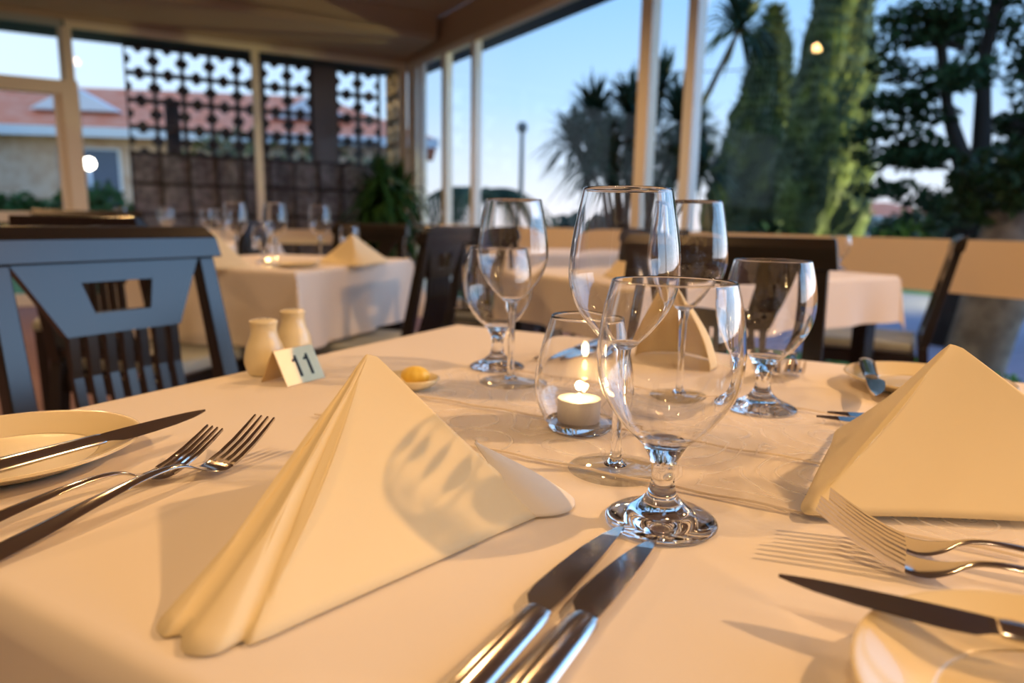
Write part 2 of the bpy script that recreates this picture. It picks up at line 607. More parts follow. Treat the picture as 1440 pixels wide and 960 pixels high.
def block(bb, org, d, n_, s, z, thick):
    q = PITCH / 2
    bw = 0.022

    def fn(a, c, dd):
        pt = org + d * (s + a) + n_ * dd
        return (pt.x, pt.y, z + c)
    for poly in ([(-q, -q), (q, -q), (q, -q + bw), (-q, -q + bw)], [(-q, q - bw), (q, q - bw), (q, q), (-q, q)],
                 [(-q, -q + bw), (-q + bw, -q + bw), (-q + bw, q - bw), (-q, q - bw)], [(q - bw, -q + bw), (q, -q + bw), (q, q - bw), (q - bw, q - bw)]):
        bb.prism(poly, 0, thick, fn)
    rr = 0.046
    for k in range(4):
        a0 = k * math.pi / 2
        cx_, cy_ = (q - bw) * math.cos(a0), (q - bw) * math.sin(a0)
        poly = [(cx_ + rr * math.cos(a0 + math.pi + t), cy_ + rr * math.sin(a0 + math.pi + t)) for t in [math.pi * (j / 8 - 0.5) for j in range(9)]]
        bb.prism(poly, 0.01, thick - 0.01, fn)


screen = thing('breeze_block_screen', 'grey breeze block screen wall with clover shaped openings outside the window', 'screen wall')
SO = CN + NL * 0.75
for cols in (range(0, 2), range(3, 10)):
    b = MB()
    for c_ in cols:
        for r_ in range(9):
            block(b, SO, L, NL, 0.10 + PITCH * (c_ + 0.5), 2.81 - PITCH * (r_ + 0.5), 0.09)
    b.build('block_panel', MT['block'], screen)
b = MB()
wallbox(b, SO, L, NL, 0.69, 0.985, -0.25, 2.81, -0.04, 0.14)
b.build('pillar', MT['pillar'], screen)
b = MB()
wallbox(b, SO, L, NL, 2.50, 2.66, -0.25, 2.3, 0.30, 0.42)
b.build('pillar', MT['pillar'], screen)
b = MB()
wallbox(b, SO, L, NL, 0.0, 3.1, -0.25, 2.81 - PITCH * 9, 0.0, 0.1)
b.build('plinth', MT['block'], screen)
ret = thing('side_screen', 'short tan breeze block return wall lit warm beside the corner window', 'screen wall')
b = MB()
for r_ in range(9):
    for c_ in range(2):
        block(b, CN + L * 0.04 + NL * 0.14, NL, -L, PITCH * (c_ + 0.5), 2.79 - PITCH * (r_ + 0.5), 0.09)
b.build('block_panel', MT['tanblock'], ret)
b = MB()
wallbox(b, CN + L * 0.04 + NL * 0.14, NL, -L, 0, PITCH * 2, -0.25, 2.79 - PITCH * 9, 0.0, 0.09)
b.build('plinth', MT['tanblock'], ret)

fence = thing('metal_fence', 'low dark metal fence with mesh infill in front of the breeze block screen', 'fence')
FO = CN + NL * 0.55
for k in range(11):
    b = MB()
    wallbox(b, FO, L, NL, 0.08 + 0.295 * k, 0.105 + 0.295 * k, -0.25, 1.60, 0.0, 0.03)
    b.build('post', MT['fence'], fence)
for z in (1.60, 1.27, 0.93, 0.15):
    b = MB()
    wallbox(b, FO, L, NL, 0.05, 3.06, z, z + 0.035, 0.0, 0.03)
    b.build('rail', MT['fence'], fence)
b = MB()
wallbox(b, FO, L, NL, 0.07, 3.04, 0.15, 1.60, 0.035, 0.045)
b.build('infill_panel', MT['infill'], fence)

# ------------------------------------------------------------------ plants


def blades(bb, rnd, c, n, length, width, up=0.25, droop=0.35):
    c = Vector(c)
    for _ in range(n):
        a = rnd.uniform(0, 2 * math.pi)
        e = rnd.uniform(-0.5, 1.45)
        d = Vector((math.cos(a) * math.cos(e), math.sin(a) * math.cos(e), math.sin(e)))
        ln = length * rnd.uniform(0.75, 1.1)
        s = d.cross(Vector((0, 0, 1)))
        s = (s.normalized() if s.length > 0.01 else Vector((1, 0, 0))) * width / 2
        m1 = c + d * ln * 0.55
        m2 = c + d * ln + Vector((0, 0, -droop * ln * max(0.1, math.cos(e))))
        bb.add([c - s * 0.6, c + s * 0.6, m1 + s, m1 - s, m2], [(0, 1, 2, 3), (3, 2, 4)])


def leafcloud(bb, rnd, c, rad, n, size):
    c = Vector(c)
    for _ in range(n):
        while True:
            q = Vector((rnd.uniform(-1, 1), rnd.uniform(-1, 1), rnd.uniform(-1, 1)))
            if q.length < 1:
                break
        p_ = c + Vector((q.x * rad[0], q.y * rad[1], q.z * rad[2]))
        d = Vector((rnd.gauss(0, 1), rnd.gauss(0, 1), rnd.gauss(0, 1))).normalized()
        e = d.cross(Vector((rnd.gauss(0, 1), rnd.gauss(0, 1), rnd.gauss(0, 1)))).normalized()
        s = size * rnd.uniform(0.6, 1.3)
        bb.add([p_ - d * s, p_ + e * s * 0.45, p_ + d * s, p_ - e * s * 0.45], [(0, 1, 2, 3)])


def cypress(loc, h, r, seed, label, lean=0.0):
    rnd = random.Random(seed)
    t = thing('cypress_tree', label, 'tree', loc, group='tall cypress trees beyond the right windows')
    bb = MB()
    rows, nseg = 34, 40
    prev = []
    for i in range(rows + 1):
        f = i / rows
        prof = r * (min(1, (f + 0.02) * 5) ** 0.5) * (1 - max(0, f - 0.25) / 0.75) ** 0.55 * (1.0 if f < 0.98 else 0.3)
        row = []
        for k in range(nseg + 1):
            a = 2 * math.pi * (k % nseg) / nseg
            w = 1 + 0.13 * math.sin(3 * a + 9 * f + seed) + 0.10 * math.sin(7 * a - 17 * f) + 0.07 * math.sin(5 * a + 41 * f) + rnd.uniform(-0.07, 0.07) * (k < nseg)
            row.append(Vector((prof * w * math.cos(a) + lean * f, prof * w * math.sin(a), 0.1 + f * (h - 0.1))))
        row[-1] = row[0]
        prev.append(row)
    bb.grid(prev)
    for _ in range(7000):
        f = rnd.random() ** 0.8
        i = min(rows - 1, int(f * rows))
        p_ = prev[i][rnd.randrange(nseg)]
        o_ = Vector((p_.x - lean * f, p_.y, 0)).normalized()
        s = rnd.uniform(0.07, 0.16)
        side = Vector((-o_.y, o_.x, 0)) * s * 0.3
        tip = p_ + o_ * s * 0.7 + Vector((0, 0, s * 1.3))
        base = p_ - o_ * 0.05
        bb.add([base - side, base + side, tip], [(0, 1, 2)])
    bb.build('foliage', MT['cypress'], t)
    tb = MB()
    tb.tube([(0, 0, -0.27), (0, 0, 0.3)], [0.13, 0.11], 10)
    tb.build('trunk', MT['trunk'], t)


cypress((5.42, 12.3, -0.25), 7.0, 0.74, 3, 'tallest cypress, broad and bright yellow green, right of the darker one')
cypress((4.75, 14.2, -0.25), 5.4, 0.80, 8, 'shorter dark cypress with a pointed top, left of the tallest one', 0.25)

# cabbage palm with many rosettes
t = thing('cabbage_palm', 'branching cabbage palm with spiky leaf heads behind the middle window posts', 'tree', (1.5, 9.0, -0.25))
rnd = random.Random(5)
heads = [(-0.75, 0.0, 1.90), (-0.50, 0.1, 2.25), (-0.30, 0.2, 1.85), (-0.08, -0.1, 2.30), (-0.55, -0.2, 1.60), (0.10, 0.2, 1.95), (0.34, 0.2, 2.60), (-0.25, 0.3, 1.50), (0.15, 0.0, 1.55),
         (0.75, 0.0, 2.0), (0.95, 0.2, 1.6), (0.55, 0.1, 1.6), (1.28, 0.1, 3.35), (0.55, -0.1, 2.2)]
b = MB()
for hx in heads:
    blades(b, rnd, (hx[0], hx[1], hx[2] + 0.25), 130, 0.66, 0.05)
b.build('foliage', MT['leafpalm'], t)
b = MB()
for hx in heads:
    m_ = (hx[0] * 0.45 + rnd.uniform(-0.08, 0.08), hx[1] * 0.5, 0.25 + hx[2] * 0.55)
    b.tube([(0.05, 0, -0.02), (hx[0] * 0.1, 0, 0.5), m_, (hx[0], hx[1], hx[2] + 0.27)], [0.09, 0.07, 0.045, 0.03], 8)
b.build('trunk', MT['darktrunk'], t)

# small arching palm by the corner of the glass, and the green palm behind the far chairs
t = thing('arching_palm', 'small arching palm outside behind the pair of corner window posts', 'tree', (-0.55, 10.2, -0.25))
b = MB()
rnd = random.Random(12)
for k in range(26):
    a = rnd.uniform(0, 2 * math.pi)
    ln = rnd.uniform(0.8, 1.3)
    pts = [Vector((math.cos(a) * ln * f, math.sin(a) * ln * f, 1.55 + 0.75 * f - 1.25 * f * f)) for f in [j / 9 for j in range(10)]]
    b.tube(pts, 0.008, 4)
    sd = Vector((-math.sin(a), math.cos(a), 0))
    for j in range(2, 10):
        for sg in (-1, 1):
            for q in (0.0, 0.5):
                p_ = pts[j - 1].lerp(pts[j], q)
                tip = p_ + sd * sg * 0.20 + Vector((math.cos(a) * 0.06, math.sin(a) * 0.06, -0.22))
                dd = (pts[j] - pts[j - 1]).normalized() * 0.026
                b.add([p_ - dd, p_ + dd, tip], [(0, 1, 2)])
b.build('fronds', MT['leafblue'], t)
b = MB()
b.tube([(0, 0, -0.02), (0.02, 0, 0.8), (0, 0, 1.6)], [0.10, 0.08, 0.06], 10)
b.build('trunk', MT['trunk'], t)

t = thing('bushy_palm', 'dark green bushy palm in front of the screen beside the corner window', 'plant', (-1.40, 7.8, 0.0))
b = MB()
rnd = random.Random(21)
for q in range(8):
    blades(b, rnd, (rnd.uniform(-0.20, 0.16), rnd.uniform(-0.12, 0.12), 0.60 + 0.10 * q), 80, 0.46, 0.06, droop=0.5)
b.build('foliage', MT['leafmid'], t)
b = MB()
for k in range(5):
    b.tube([(rnd.uniform(-.05, .05), rnd.uniform(-.05, .05), 0.28), (rnd.uniform(-.08, .08), rnd.uniform(-.08, .08), 1.0)], 0.012, 6)
b.build('stem', MT['leaf'], t)
b = MB()
b.lathe([(0, 0.001), (0.12, 0.001), (0.165, 0.30), (0.17, 0.31), (0.15, 0.31), (0.145, 0.27), (0, 0.27)], 24)
b.build('pot', MT['trunk'], t, smooth=True, angle=40)

# spreading conifer at the right
t = thing('conifer_tree', 'large dark spreading conifer with forked trunk outside at the right', 'tree', (4.62, 7.0, -0.25))
rnd = random.Random(31)
tr = MB()
tr.tube([(0, 0, -0.02), (0.0, 0, 0.6), (-0.03, 0, 1.1)], [0.36, 0.27, 0.2], 14)
tr.tube([(-0.06, 0, 1.0), (-0.16, 0, 1.8), (-0.38, 0.02, 2.35), (-0.52, 0, 2.9), (-0.38, 0, 3.4), (-0.15, 0, 4.0), (0.0, 0, 5.0)], [0.16, 0.10, 0.055, 0.05, 0.045, 0.045, 0.02], 10)
tr.tube([(0.05, 0, 1.0), (0.0, 0, 1.9), (-0.06, 0.05, 2.8), (0.05, 0.1, 4.0), (0.1, 0.1, 5.0)], [0.16, 0.09, 0.06, 0.05, 0.03], 10)
tr.tube([(0.1, 0, 1.0), (0.35, 0.1, 1.9), (0.8, 0.0, 2.8), (1.1, 0.1, 4.2)], [0.15, 0.08, 0.05, 0.03], 10)
fo = MB()
tips = []
for k in range(46):
    z = rnd.uniform(1.35, 4.6)
    a = rnd.uniform(-1.3, 1.3) + (math.pi if rnd.random() < 0.38 else 0)
    ln = rnd.uniform(0.5, 1.25) * (1.0 if math.cos(a) > 0 else 0.72)
    x0 = (-0.3 if math.cos(a) < 0 else 0.3)
    s_ = Vector((x0, 0, z))
    e_ = s_ + Vector((math.cos(a) * ln, math.sin(a) * ln * 0.8, rnd.uniform(-0.15, 0.35)))
    m_ = s_.lerp(e_, 0.5) + Vector((0, 0, -0.08))
    tr.tube([s_, m_, e_], [0.028, 0.018, 0.008], 6)
    for f in (0.35, 0.6, 0.8, 1.0):
        p_ = s_.lerp(e_, f) + Vector((rnd.uniform(-.07, .07), rnd.uniform(-.07, .07), rnd.uniform(-.05, .05)))
        leafcloud(fo, rnd, p_, (0.25, 0.25, 0.10), 75, 0.055)
for k in range(75):
    leafcloud(fo, rnd, (rnd.uniform(-0.15, 1.7), rnd.uniform(-0.5, 0.5), 0.9 + 3.3 * rnd.random() ** 1.2), (0.34, 0.34, 0.26), 105, 0.055)
tr.build('trunk', MT['darktrunk'], t, smooth=True)
fo.build('foliage', MT['leafdark'], t)
t = thing('leaning_trunk', 'thick grey leaning tree trunk close behind the right window', 'tree', (3.05, 4.35, -0.25))
b = MB()
rnd = random.Random(41)
b.tube([(-0.12, 0, -0.02), (-0.06, 0, 0.3), (0.0, 0, 0.62), (0.08, 0, 0.9), (0.10, 0.02, 1.3)], [0.24, 0.18, 0.18, 0.21, 0.16], 18)
b.build('trunk', MT['trunk'], t, smooth=True)
b = MB()
leafcloud(b, rnd, (0.15, 0.1, 1.45), (0.45, 0.35, 0.28), 900, 0.06)
b.build('foliage', MT['leafdark'], t)

hd = MB()
rnd = random.Random(51)
for k in range(26):
    q = CN + W * (5.6 + 0.11 * k) + NR * 0.75
    leafcloud(hd, rnd, (q.x, q.y, -0.03), (0.14, 0.14, 0.19), 150, 0.028)
tag(hd.build('hedge', MT['hedge']), 'low bright green hedge outside at the foot of the right window', 'hedge')
far = [((9.5, 21.0), (2.2, 1.2, 1.25), 'dark rounded shrub on the verge below the red roofed far house', 'leafblue'),
       ((2.0, 17.0), (1.6, 1.0, 0.95), 'low dark bush under the cabbage palm heads', 'leafblue'),
       ((3.7, 11.0), (0.8, 0.6, 0.75), 'dark bush at the left foot of the cypresses', 'leafdark'),
       ((8.6, 15.0), (0.9, 0.8, 1.0), 'dark bush right of the tallest cypress', 'leafdark'),
       ((-7.9, 13.2), (1.0, 0.7, 1.30), 'green garden shrub below the white porch lamp', 'leaf'),
       ((-10.3, 14.3), (1.0, 0.6, 1.0), 'bright low shrub seen through the glazed door', 'leaf'),
       ((-4.6, 12.8), (2.3, 0.6, 1.75), 'tall olive shrub behind the breeze block screen', 'olive')]
for k, ((x, y), rad, lab, mm) in enumerate(far):
    rnd = random.Random(60 + k)
    b = MB()
    for q in range(9):
        leafcloud(b, rnd, (rnd.uniform(-0.6, 0.6) * rad[0], rnd.uniform(-0.5, 0.5) * rad[1], rad[2] * rnd.uniform(0.5, 1.1)), (rad[0] * 0.5, rad[1] * 0.5, rad[2] * 0.55), 420, 0.10)
    o = b.build('garden_shrub', MT[mm], loc=(x, y, -0.25))
    tag(o, lab, 'shrub')
t = thing('bare_tree', 'thin dark tree outside the glazed door in front of the tiled house', 'tree', (-9.0, 11.6, -0.25))
b = MB()
b.tube([(0, 0, -0.02), (0.1, 0, 1.6), (-0.1, 0, 2.6), (-0.5, 0, 3.7)], [0.09, 0.07, 0.06, 0.03], 8)
b.tube([(-0.1, 0, 2.5), (0.2, 0, 3.4)], [0.04, 0.02], 6)
b.build('trunk', MT['darktrunk'], t)
b = MB()
rnd = random.Random(71)
for k in range(9):
    leafcloud(b, rnd, (rnd.uniform(-1.1, 0.2), rnd.uniform(-.4, .4), rnd.uniform(3.2, 4.3)), (0.35, 0.35, 0.25), 90, 0.09)
b.build('foliage', MT['leafdark'], t)

# street lamp and far roofs
t = thing('street_lamp', 'slim grey street lamp post standing far behind the glass', 'street lamp', (0.2, 22.0, -0.25))
b = MB()
b.tube([(0, 0, -0.02), (0, 0, 3.95)], [0.09, 0.07], 8)
b.build('pole', MT['pole'], t)
b = MB()
b.lathe([(0, 3.9), (0.14, 3.95), (0.17, 4.1), (0.1, 4.22), (0, 4.24)], 16)
b.build('lamp_head', MT['pole'], t, smooth=True)


def house(name, label, loc, rz, wdt, dep, wh, rh, wins, gable=False):
    t_ = thing(name, label, 'house', loc, rz)
    bb = MB()
    bb.box((0, 0, wh / 2), (wdt, dep, wh))
    bb.build('wall', MT['brick'] if name == 'brick_house' else MT['white'], t_)
    bb = MB()
    ow, od = wdt / 2 + 0.5, dep / 2 + 0.5
    rg = ow - od
    pts = [(-ow, -od, wh), (ow, -od, wh), (ow, od, wh), (-ow, od, wh), (-rg, 0, wh + rh), (rg, 0, wh + rh)]
    bb.add(pts, [(0, 1, 5, 4), (1, 2, 5), (2, 3, 4, 5), (3, 0, 4), (3, 2, 1, 0)])
    bb.build('roof', MT['rooft'], t_)
    bb = MB()
    bb.box((0, -od - 0.03, wh - 0.1), (ow * 2, 0.06, 0.24))
    bb.build('fascia', MT['white'], t_)
    if gable:
        for gx in gable:
            bb = MB()
            bb.add([(gx - 1.1, -od + 0.9, wh + 0.55), (gx + 1.1, -od + 0.9, wh + 0.55), (gx, -od + 0.9, wh + 1.15), (gx - 1.1, -od + 1.6, wh + 0.55), (gx + 1.1, -od + 1.6, wh + 0.55), (gx, -od + 1.6, wh + 1.15)],
                   [(0, 1, 2), (5, 4, 3), (0, 3, 4, 1), (1, 4, 5, 2), (2, 5, 3, 0)])
            bb.build('gable', MT['white'], t_)
    for wx, ww_, z0, z1 in wins:
        bb = MB()
        bb.box((wx, -dep / 2 - 0.03, (z0 + z1) / 2), (ww_, 0.08, z1 - z0))
        f_ = bb.build('window', MT['white'], t_)
        bb = MB()
        bb.box((wx, -dep / 2 - 0.08, (z0 + z1) / 2), (ww_ - 0.12, 0.03, z1 - z0 - 0.12))
        bb.build('pane', MT['hwin'], f_)
    return t_


house('brick_house', 'tan brick house with red tiled roof and white gable beyond the left windows', (-11.5, 21.5, -0.25), R(8), 17, 6, 3.35, 1.55,
      [(-3.5, 1.1, 1.2, 2.7), (-0.1, 1.5, 1.3, 2.9), (3.5, 1.1, 1.2, 2.7), (6.2, 1.1, 1.2, 2.7), (-6.4, 1.2, 1.2, 2.7)], gable=(-0.6, 5.5))
house('white_house', 'pale far house with red roof between the cypress and the conifer', (23.0, 44.0, -0.25), R(-12), 6, 5, 1.9, 0.9, [(-2, 1.2, 0.6, 1.6), (1.5, 1.2, 0.6, 1.6)])
t = thing('porch_lamp', 'bright white globe porch lamp in the garden of the brick house', 'lamp', (-9.9, 16.3, -0.25))
b = MB()
b.tube([(0, 0, -0.02), (0, 0, 2.2)], [0.05, 0.04], 8)
b.build('pole', MT['white'], t)
b = MB()
b.lathe([(0, 2.2), (0.10, 2.24), (0.14, 2.34), (0.10, 2.44), (0, 2.48)], 20)
b.build('globe', MT['lamp'], t, smooth=True)
pl = MB()
pl.tube([(3.0, 22, 5.4), (9.0, 22, 5.75), (16, 22, 6.3)], 0.02, 5)
tag(pl.build('power_line', MT['pole']), 'thin dark power line crossing the sky beside the tallest cypress', 'cable')

# ------------------------------------------------------------------ tables
def tablecloth(center, rz, a, b_, drop, label, group=None, seed=1, flare=0.35):
    """cloth laid over a 2a x 2b table top and hanging by `drop`"""
    rnd_ = random.Random(seed)
    ph = [rnd_.uniform(0, 6.28) for _ in range(6)]
    rr = 0.014

    def coords(h_):
        e = [-(h_ + drop) + drop * k / 10 for k in range(10)]
        e += [-h_ - 0.004 + 0.0]
        e += [-h_ + rr * k / 3 for k in range(4)]
        e += [(-h_ + rr) * (1 - k / 15) for k in range(1, 15)]
        return e + [0.0] + [-q for q in reversed(e)]
    xs, ys = coords(a), coords(b_)
    rows = []
    for y in ys:
        row = []
        for x in xs:
            dx, dy = max(0, abs(x) - a), max(0, abs(y) - b_)
            sx, sy = (1 if x > 0 else -1), (1 if y > 0 else -1)
            d = math.hypot(dx, dy)
            ex = max(0, abs(x) - (a - rr)) if dx == 0 else rr
            ey = max(0, abs(y) - (b_ - rr)) if dy == 0 else rr
            ed = min(rr, math.hypot(ex, ey))
            z = -(rr - math.sqrt(max(0, rr * rr - ed * ed))) * (1 if d == 0 else 1)
            px, py = max(-a, min(a, x)), max(-b_, min(b_, y))
            if d > 0:
                phi = math.atan2(dy, dx)
                cornerness = math.sin(2 * phi)
                fl = 0.05 * d + flare * d * cornerness
                along = y if dy == 0 else x
                rip = 0.012 * (d / drop) * (math.sin(along * 17 + ph[0]) + 0.6 * math.sin(along * 31 + ph[1])) if cornerness < 0.01 else 0
                px += sx * math.cos(phi) * (fl + rip)
                py += sy * math.sin(phi) * (fl + rip)
                z -= d
            row.append((px, py, z))
        rows.append(row)
    bb = MB()
    bb.grid(rows)
    o = bb.build('tablecloth', MT['cloth'], loc=(center[0], center[1], TOP), rz=rz, smooth=True)
    return tag(o, label, 'tablecloth', group)


def table(center, rz, a, b_, label):
    t_ = thing('dining_table', label, 'table', (center[0], center[1], 0), rz)
    bb = MB()
    bb.box((0, 0, TOP - 0.026), (2 * a - 0.012, 2 * b_ - 0.012, 0.044))
    bb.build('tabletop', MT['wood'], t_)
    for sx in (-1, 1):
        for sy in (-1, 1):
            bb = MB()
            bb.box((sx * (a - 0.08), sy * (b_ - 0.08), 0.351), (0.06, 0.06, 0.70))
            bb.build('leg', MT['lacquer'], t_)
    return t_


RZ1 = R(-28.6)
C1 = (0.077, 0.617)
table(C1, RZ1, 0.44, 0.435, 'square dark dining table under the near white cloth')
tablecloth(C1, RZ1, 0.44, 0.435, 0.25, 'white tablecloth filling the foreground, laid with glasses and folded napkins', seed=3)
C2 = (-1.05, 2.93)
RZ2 = R(-16)
C2 = (-0.74 - 0.40 * 0.961 + 0.48 * 0.276, 2.328 + 0.40 * 0.276 + 0.48 * 0.961)
RZ2 = R(-16)
table(C2, RZ2, 0.40, 0.48, 'dining table under the white cloth behind the salt and pepper shakers')
tablecloth(C2, RZ2, 0.40, 0.48, 0.26, 'white tablecloth on the second table behind the salt and pepper shakers', seed=7)
RZ4 = R(30)
C4 = (1.515 - 0.68 * 0.866 - 0.4 * 0.5, 2.673 - 0.68 * 0.5 + 0.4 * 0.866)
table(C4, RZ4, 0.68, 0.40, 'dining table under the cloth beside the right window panel')
tablecloth(C4, RZ4, 0.68, 0.40, 0.165, 'white tablecloth on the table at the right window', seed=9, flare=0.12)
RZ5 = R(21)
C5 = (0.30, 4.48)
table(C5, RZ5, 0.50, 0.40, 'far dining table below the window posts behind the middle glasses')
tablecloth(C5, RZ5, 0.50, 0.40, 0.22, 'white tablecloth on the far table by the window posts, behind the middle wine glasses', seed=11)
RZ3 = R(-28)
C3 = (-2.35, 4.75)
table(C3, RZ3, 0.55, 0.45, 'far left dining table before the breeze block screen')
tablecloth(C3, RZ3, 0.55, 0.45, 0.24, 'white tablecloth on the far left table before the breeze block screen', seed=13)

# sheer runner across the near table
b = MB()
rows = []
rnd = random.Random(4)
cu_ = 0.578
for j in range(25):
    uu = -0.135 + 0.27 * j / 24
    row = []
    for i in range(81):
        vv = -0.22 + 0.53 * i / 80
        z = 0.0016 + 0.0007 * (1 + math.sin(vv * 23 + uu * 40)) * (0.5 + 0.5 * math.sin(vv * 9)) + (0.0020 if j == 10 else 0)
        row.append((vv, uu, z))
    rows.append(row)
b.grid(rows)
t = thing('table_runner', 'sheer swirl patterned organza runner lying across the near tablecloth', 'table runner', (C1[0], C1[1], TOP), RZ1)
b.build('sheer_panel', MT['organza'], t, smooth=True)
for yy in (-0.133, -0.027, 0.133):  # edge hems and the middle crease, toned darker for their shadow lines
    b = MB()
    b.grid([[(-0.22 + 0.53 * i / 60, yy + w_, 0.0026 + h_ + 0.0006 * math.sin(i * 0.9)) for i in range(61)] for w_, h_ in ((-0.0016, 0.0), (-0.0006, 0.0012), (0.0006, 0.0012), (0.0016, 0.0))])
    b.build('hem_shade', MT['hem_shade'], t, smooth=True)

# ------------------------------------------------------------------ chairs
def make_chair(label, loc, rz, group):
    t_ = thing('dining_chair', label, 'chair', loc, rz, group)
    rec = 0.20

    def yb(z):
        return -0.21 - max(0, z - 0.45) * rec
    m_ = MT['lacquer']
    # rear posts that run up into the back
    for sx in (-1, 1):
        bb = MB()
        pts = []
        for z, w_, th in ((0.0, 0.036, 0.036), (0.45, 0.042, 0.040), (0.845, 0.036, 0.030)):
            y = yb(z) - (0.05 if z == 0 else 0)
            xc = sx * (0.205 if z < 0.5 else 0.196)
            pts.append([(xc - w_ / 2, y - th / 2, z), (xc + w_ / 2, y - th / 2, z), (xc + w_ / 2, y + th / 2, z), (xc - w_ / 2, y + th / 2, z)])
        bb.hexa(pts[0] + pts[1])
        bb.hexa(pts[1] + pts[2])
        bb.build('back_post', m_, t_, bevel=0.003)
    # front legs
    for sx in (-1, 1):
        bb = MB()
        bb.hexa([(sx * 0.19 + a * 0.016, 0.20 + c * 0.016, 0.0) for a, c in ((-1, -1), (1, -1), (1, 1), (-1, 1))] +
                [(sx * 0.19 + a * 0.021, 0.20 + c * 0.021, 0.42) for a, c in ((-1, -1), (1, -1), (1, 1), (-1, 1))])
        bb.build('leg', m_, t_, bevel=0.003)
    bb = MB()
    bb.box((0, 0.20, 0.385), (0.345, 0.022, 0.06))
    bb.box((-0.19, -0.005, 0.385), (0.022, 0.37, 0.06))
    bb.box((0.19, -0.005, 0.385), (0.022, 0.37, 0.06))
    bb.box((0, -0.21, 0.385), (0.37, 0.022, 0.06))
    bb.build('apron', m_, t_, bevel=0.003)
    bb = MB()
    bb.hexa([(-0.205, -0.185, 0.42), (0.205, -0.185, 0.42), (0.22, 0.235, 0.42), (-0.22, 0.235, 0.42),
             (-0.2, -0.183, 0.463), (0.2, -0.183, 0.463), (0.212, 0.226, 0.463), (-0.212, 0.226, 0.463)])
    bb.build('seat_pad', MT['pad'], t_, bevel=0.014)

    def slab(bb_, poly, th):
        """outline in (x, z) laid on the leaning plane of the back"""
        bb_.prism(poly, -th / 2, th / 2, lambda x, z, d: (x, yb(z) + d, z))
    bb = MB()
    y0, y1, y2 = yb(0.845), yb(0.887), yb(0.908)
    lowr = [(-0.232, y0 - 0.02, 0.845), (0.232, y0 - 0.02, 0.845), (0.232, y0 + 0.02, 0.845), (-0.232, y0 + 0.02, 0.845)]
    midr = [(-0.226, y1 - 0.02, 0.887), (0.226, y1 - 0.02, 0.887), (0.226, y1 + 0.02, 0.887), (-0.226, y1 + 0.02, 0.887)]
    topr = [(-0.220, y2 - 0.02, 0.908), (0.220, y2 - 0.02, 0.908), (0.220, y2 - 0.004, 0.908), (-0.220, y2 - 0.004, 0.908)]
    bb.hexa(lowr + midr)
    bb.hexa(midr + topr)
    bb.build('top_rail', m_, t_, bevel=0.002)
    # splat with its trapezoid opening
    zt, z1, z2, zb = 0.845, 0.808, 0.752, 0.715
    xo = lambda z: 0.178 - (zt - z) / (zt - zb) * 0.068
    xi = lambda z: 0.068 - (z1 - z) / (z1 - z2) * 0.014
    bb = MB()
    slab(bb, [(-xo(z1), z1), (xo(z1), z1), (xo(zt), zt - 0.001), (-xo(zt), zt - 0.001)], 0.022)
    slab(bb, [(-xo(zb), zb), (xo(zb), zb), (xo(z2), z2), (-xo(z2), z2)], 0.022)
    slab(bb, [(-xo(z2), z2), (-xi(z2), z2), (-xi(z1), z1), (-xo(z1), z1)], 0.022)
    slab(bb, [(xi(z2), z2), (xo(z2), z2), (xo(z1), z1), (xi(z1), z1)], 0.022)
    bb.build('splat', m_, t_)
    for k in range(7):
        x = -0.098 + 0.196 * k / 6
        bb = MB()
        prev = None
        for z in (0.50, 0.57, 0.64, 0.714):
            bow = -0.012 * math.sin((z - 0.5) / 0.214 * math.pi)
            ring = [(x + a * 0.0085, yb(z) + bow + c * 0.007, z) for a, c in ((-1, -1), (1, -1), (1, 1), (-1, 1))]
            if prev:
                bb.hexa(prev + ring)
            prev = ring
        bb.build('spindle', m_, t_)
    bb = MB()
    slab(bb, [(-0.185, 0.47), (0.185, 0.47), (0.185, 0.50), (-0.185, 0.50)], 0.024)
    bb.build('lower_rail', m_, t_, bevel=0.003)
    return t_


def chair_pose(top, facing):
    """origin and turn for a chair whose back top centre stands over `top` and which faces azimuth `facing` (degrees from +y, clockwise)"""
    a = R(facing)
    f_ = Vector((math.sin(a), math.cos(a), 0))
    o_ = Vector((top[0], top[1], 0)) + f_ * 0.30
    return (o_.x, o_.y, 0), -a


CH = 'dark lacquered dining chairs'
loc, rz = chair_pose((-0.77, 1.30), 118.6)
chair0 = make_chair('blue sheened dark chair at the left edge of the near table', loc, rz, CH)
for top, fac, lab in [
    ((0.46, 1.507), 208.6, 'dark chair facing the camera across the near table, behind the wine glasses'),
    ((-0.25, 2.62), -74, 'dark chair seen obliquely from behind at the right side of the second table'),
    ((-0.79, 3.80), 196, 'brown lit chair facing the camera at the far side of the second table'),
    ((-1.28, 2.03), 14, 'dark chair whose brown top rail shows just above the near left chair'),
    ((-2.10, 3.42), 150, 'dark chair farthest left, its rail just behind the other low rails'),
    ((-1.46, 3.95), -90, 'small black chair back between the wine glasses of the second table'),
    ((1.87, 2.90), -60, 'dark chair with pale grey seat, seen edge on before the right window panel'),
    ((0.74, 3.62), -30, 'dark chair behind the tall front wine glass, drawn up to the far window table'),
    ((-0.18, 3.34), 20, 'dark chair at the left end of the far window table, behind the left glass pair'),
]:
    loc, rz = chair_pose(top, fac)
    place_copy(chair0, lab, loc, rz, CH, 1.018 if fac == 14 else 1.045 if fac == 150 else 1.0)

tag(MB().lathe([(0, 0), (0.03, 0), (0.06, 0.02), (0.09, 0.045), (0.088, 0.047), (0.055, 0.025), (0, 0.006)], 32).build('dish', MT['bluedish'], loc=(-2.62, 4.55, TOP + 0.002), smooth=True),
    'small blue dish on the far left table behind the low chair rails', 'dish')

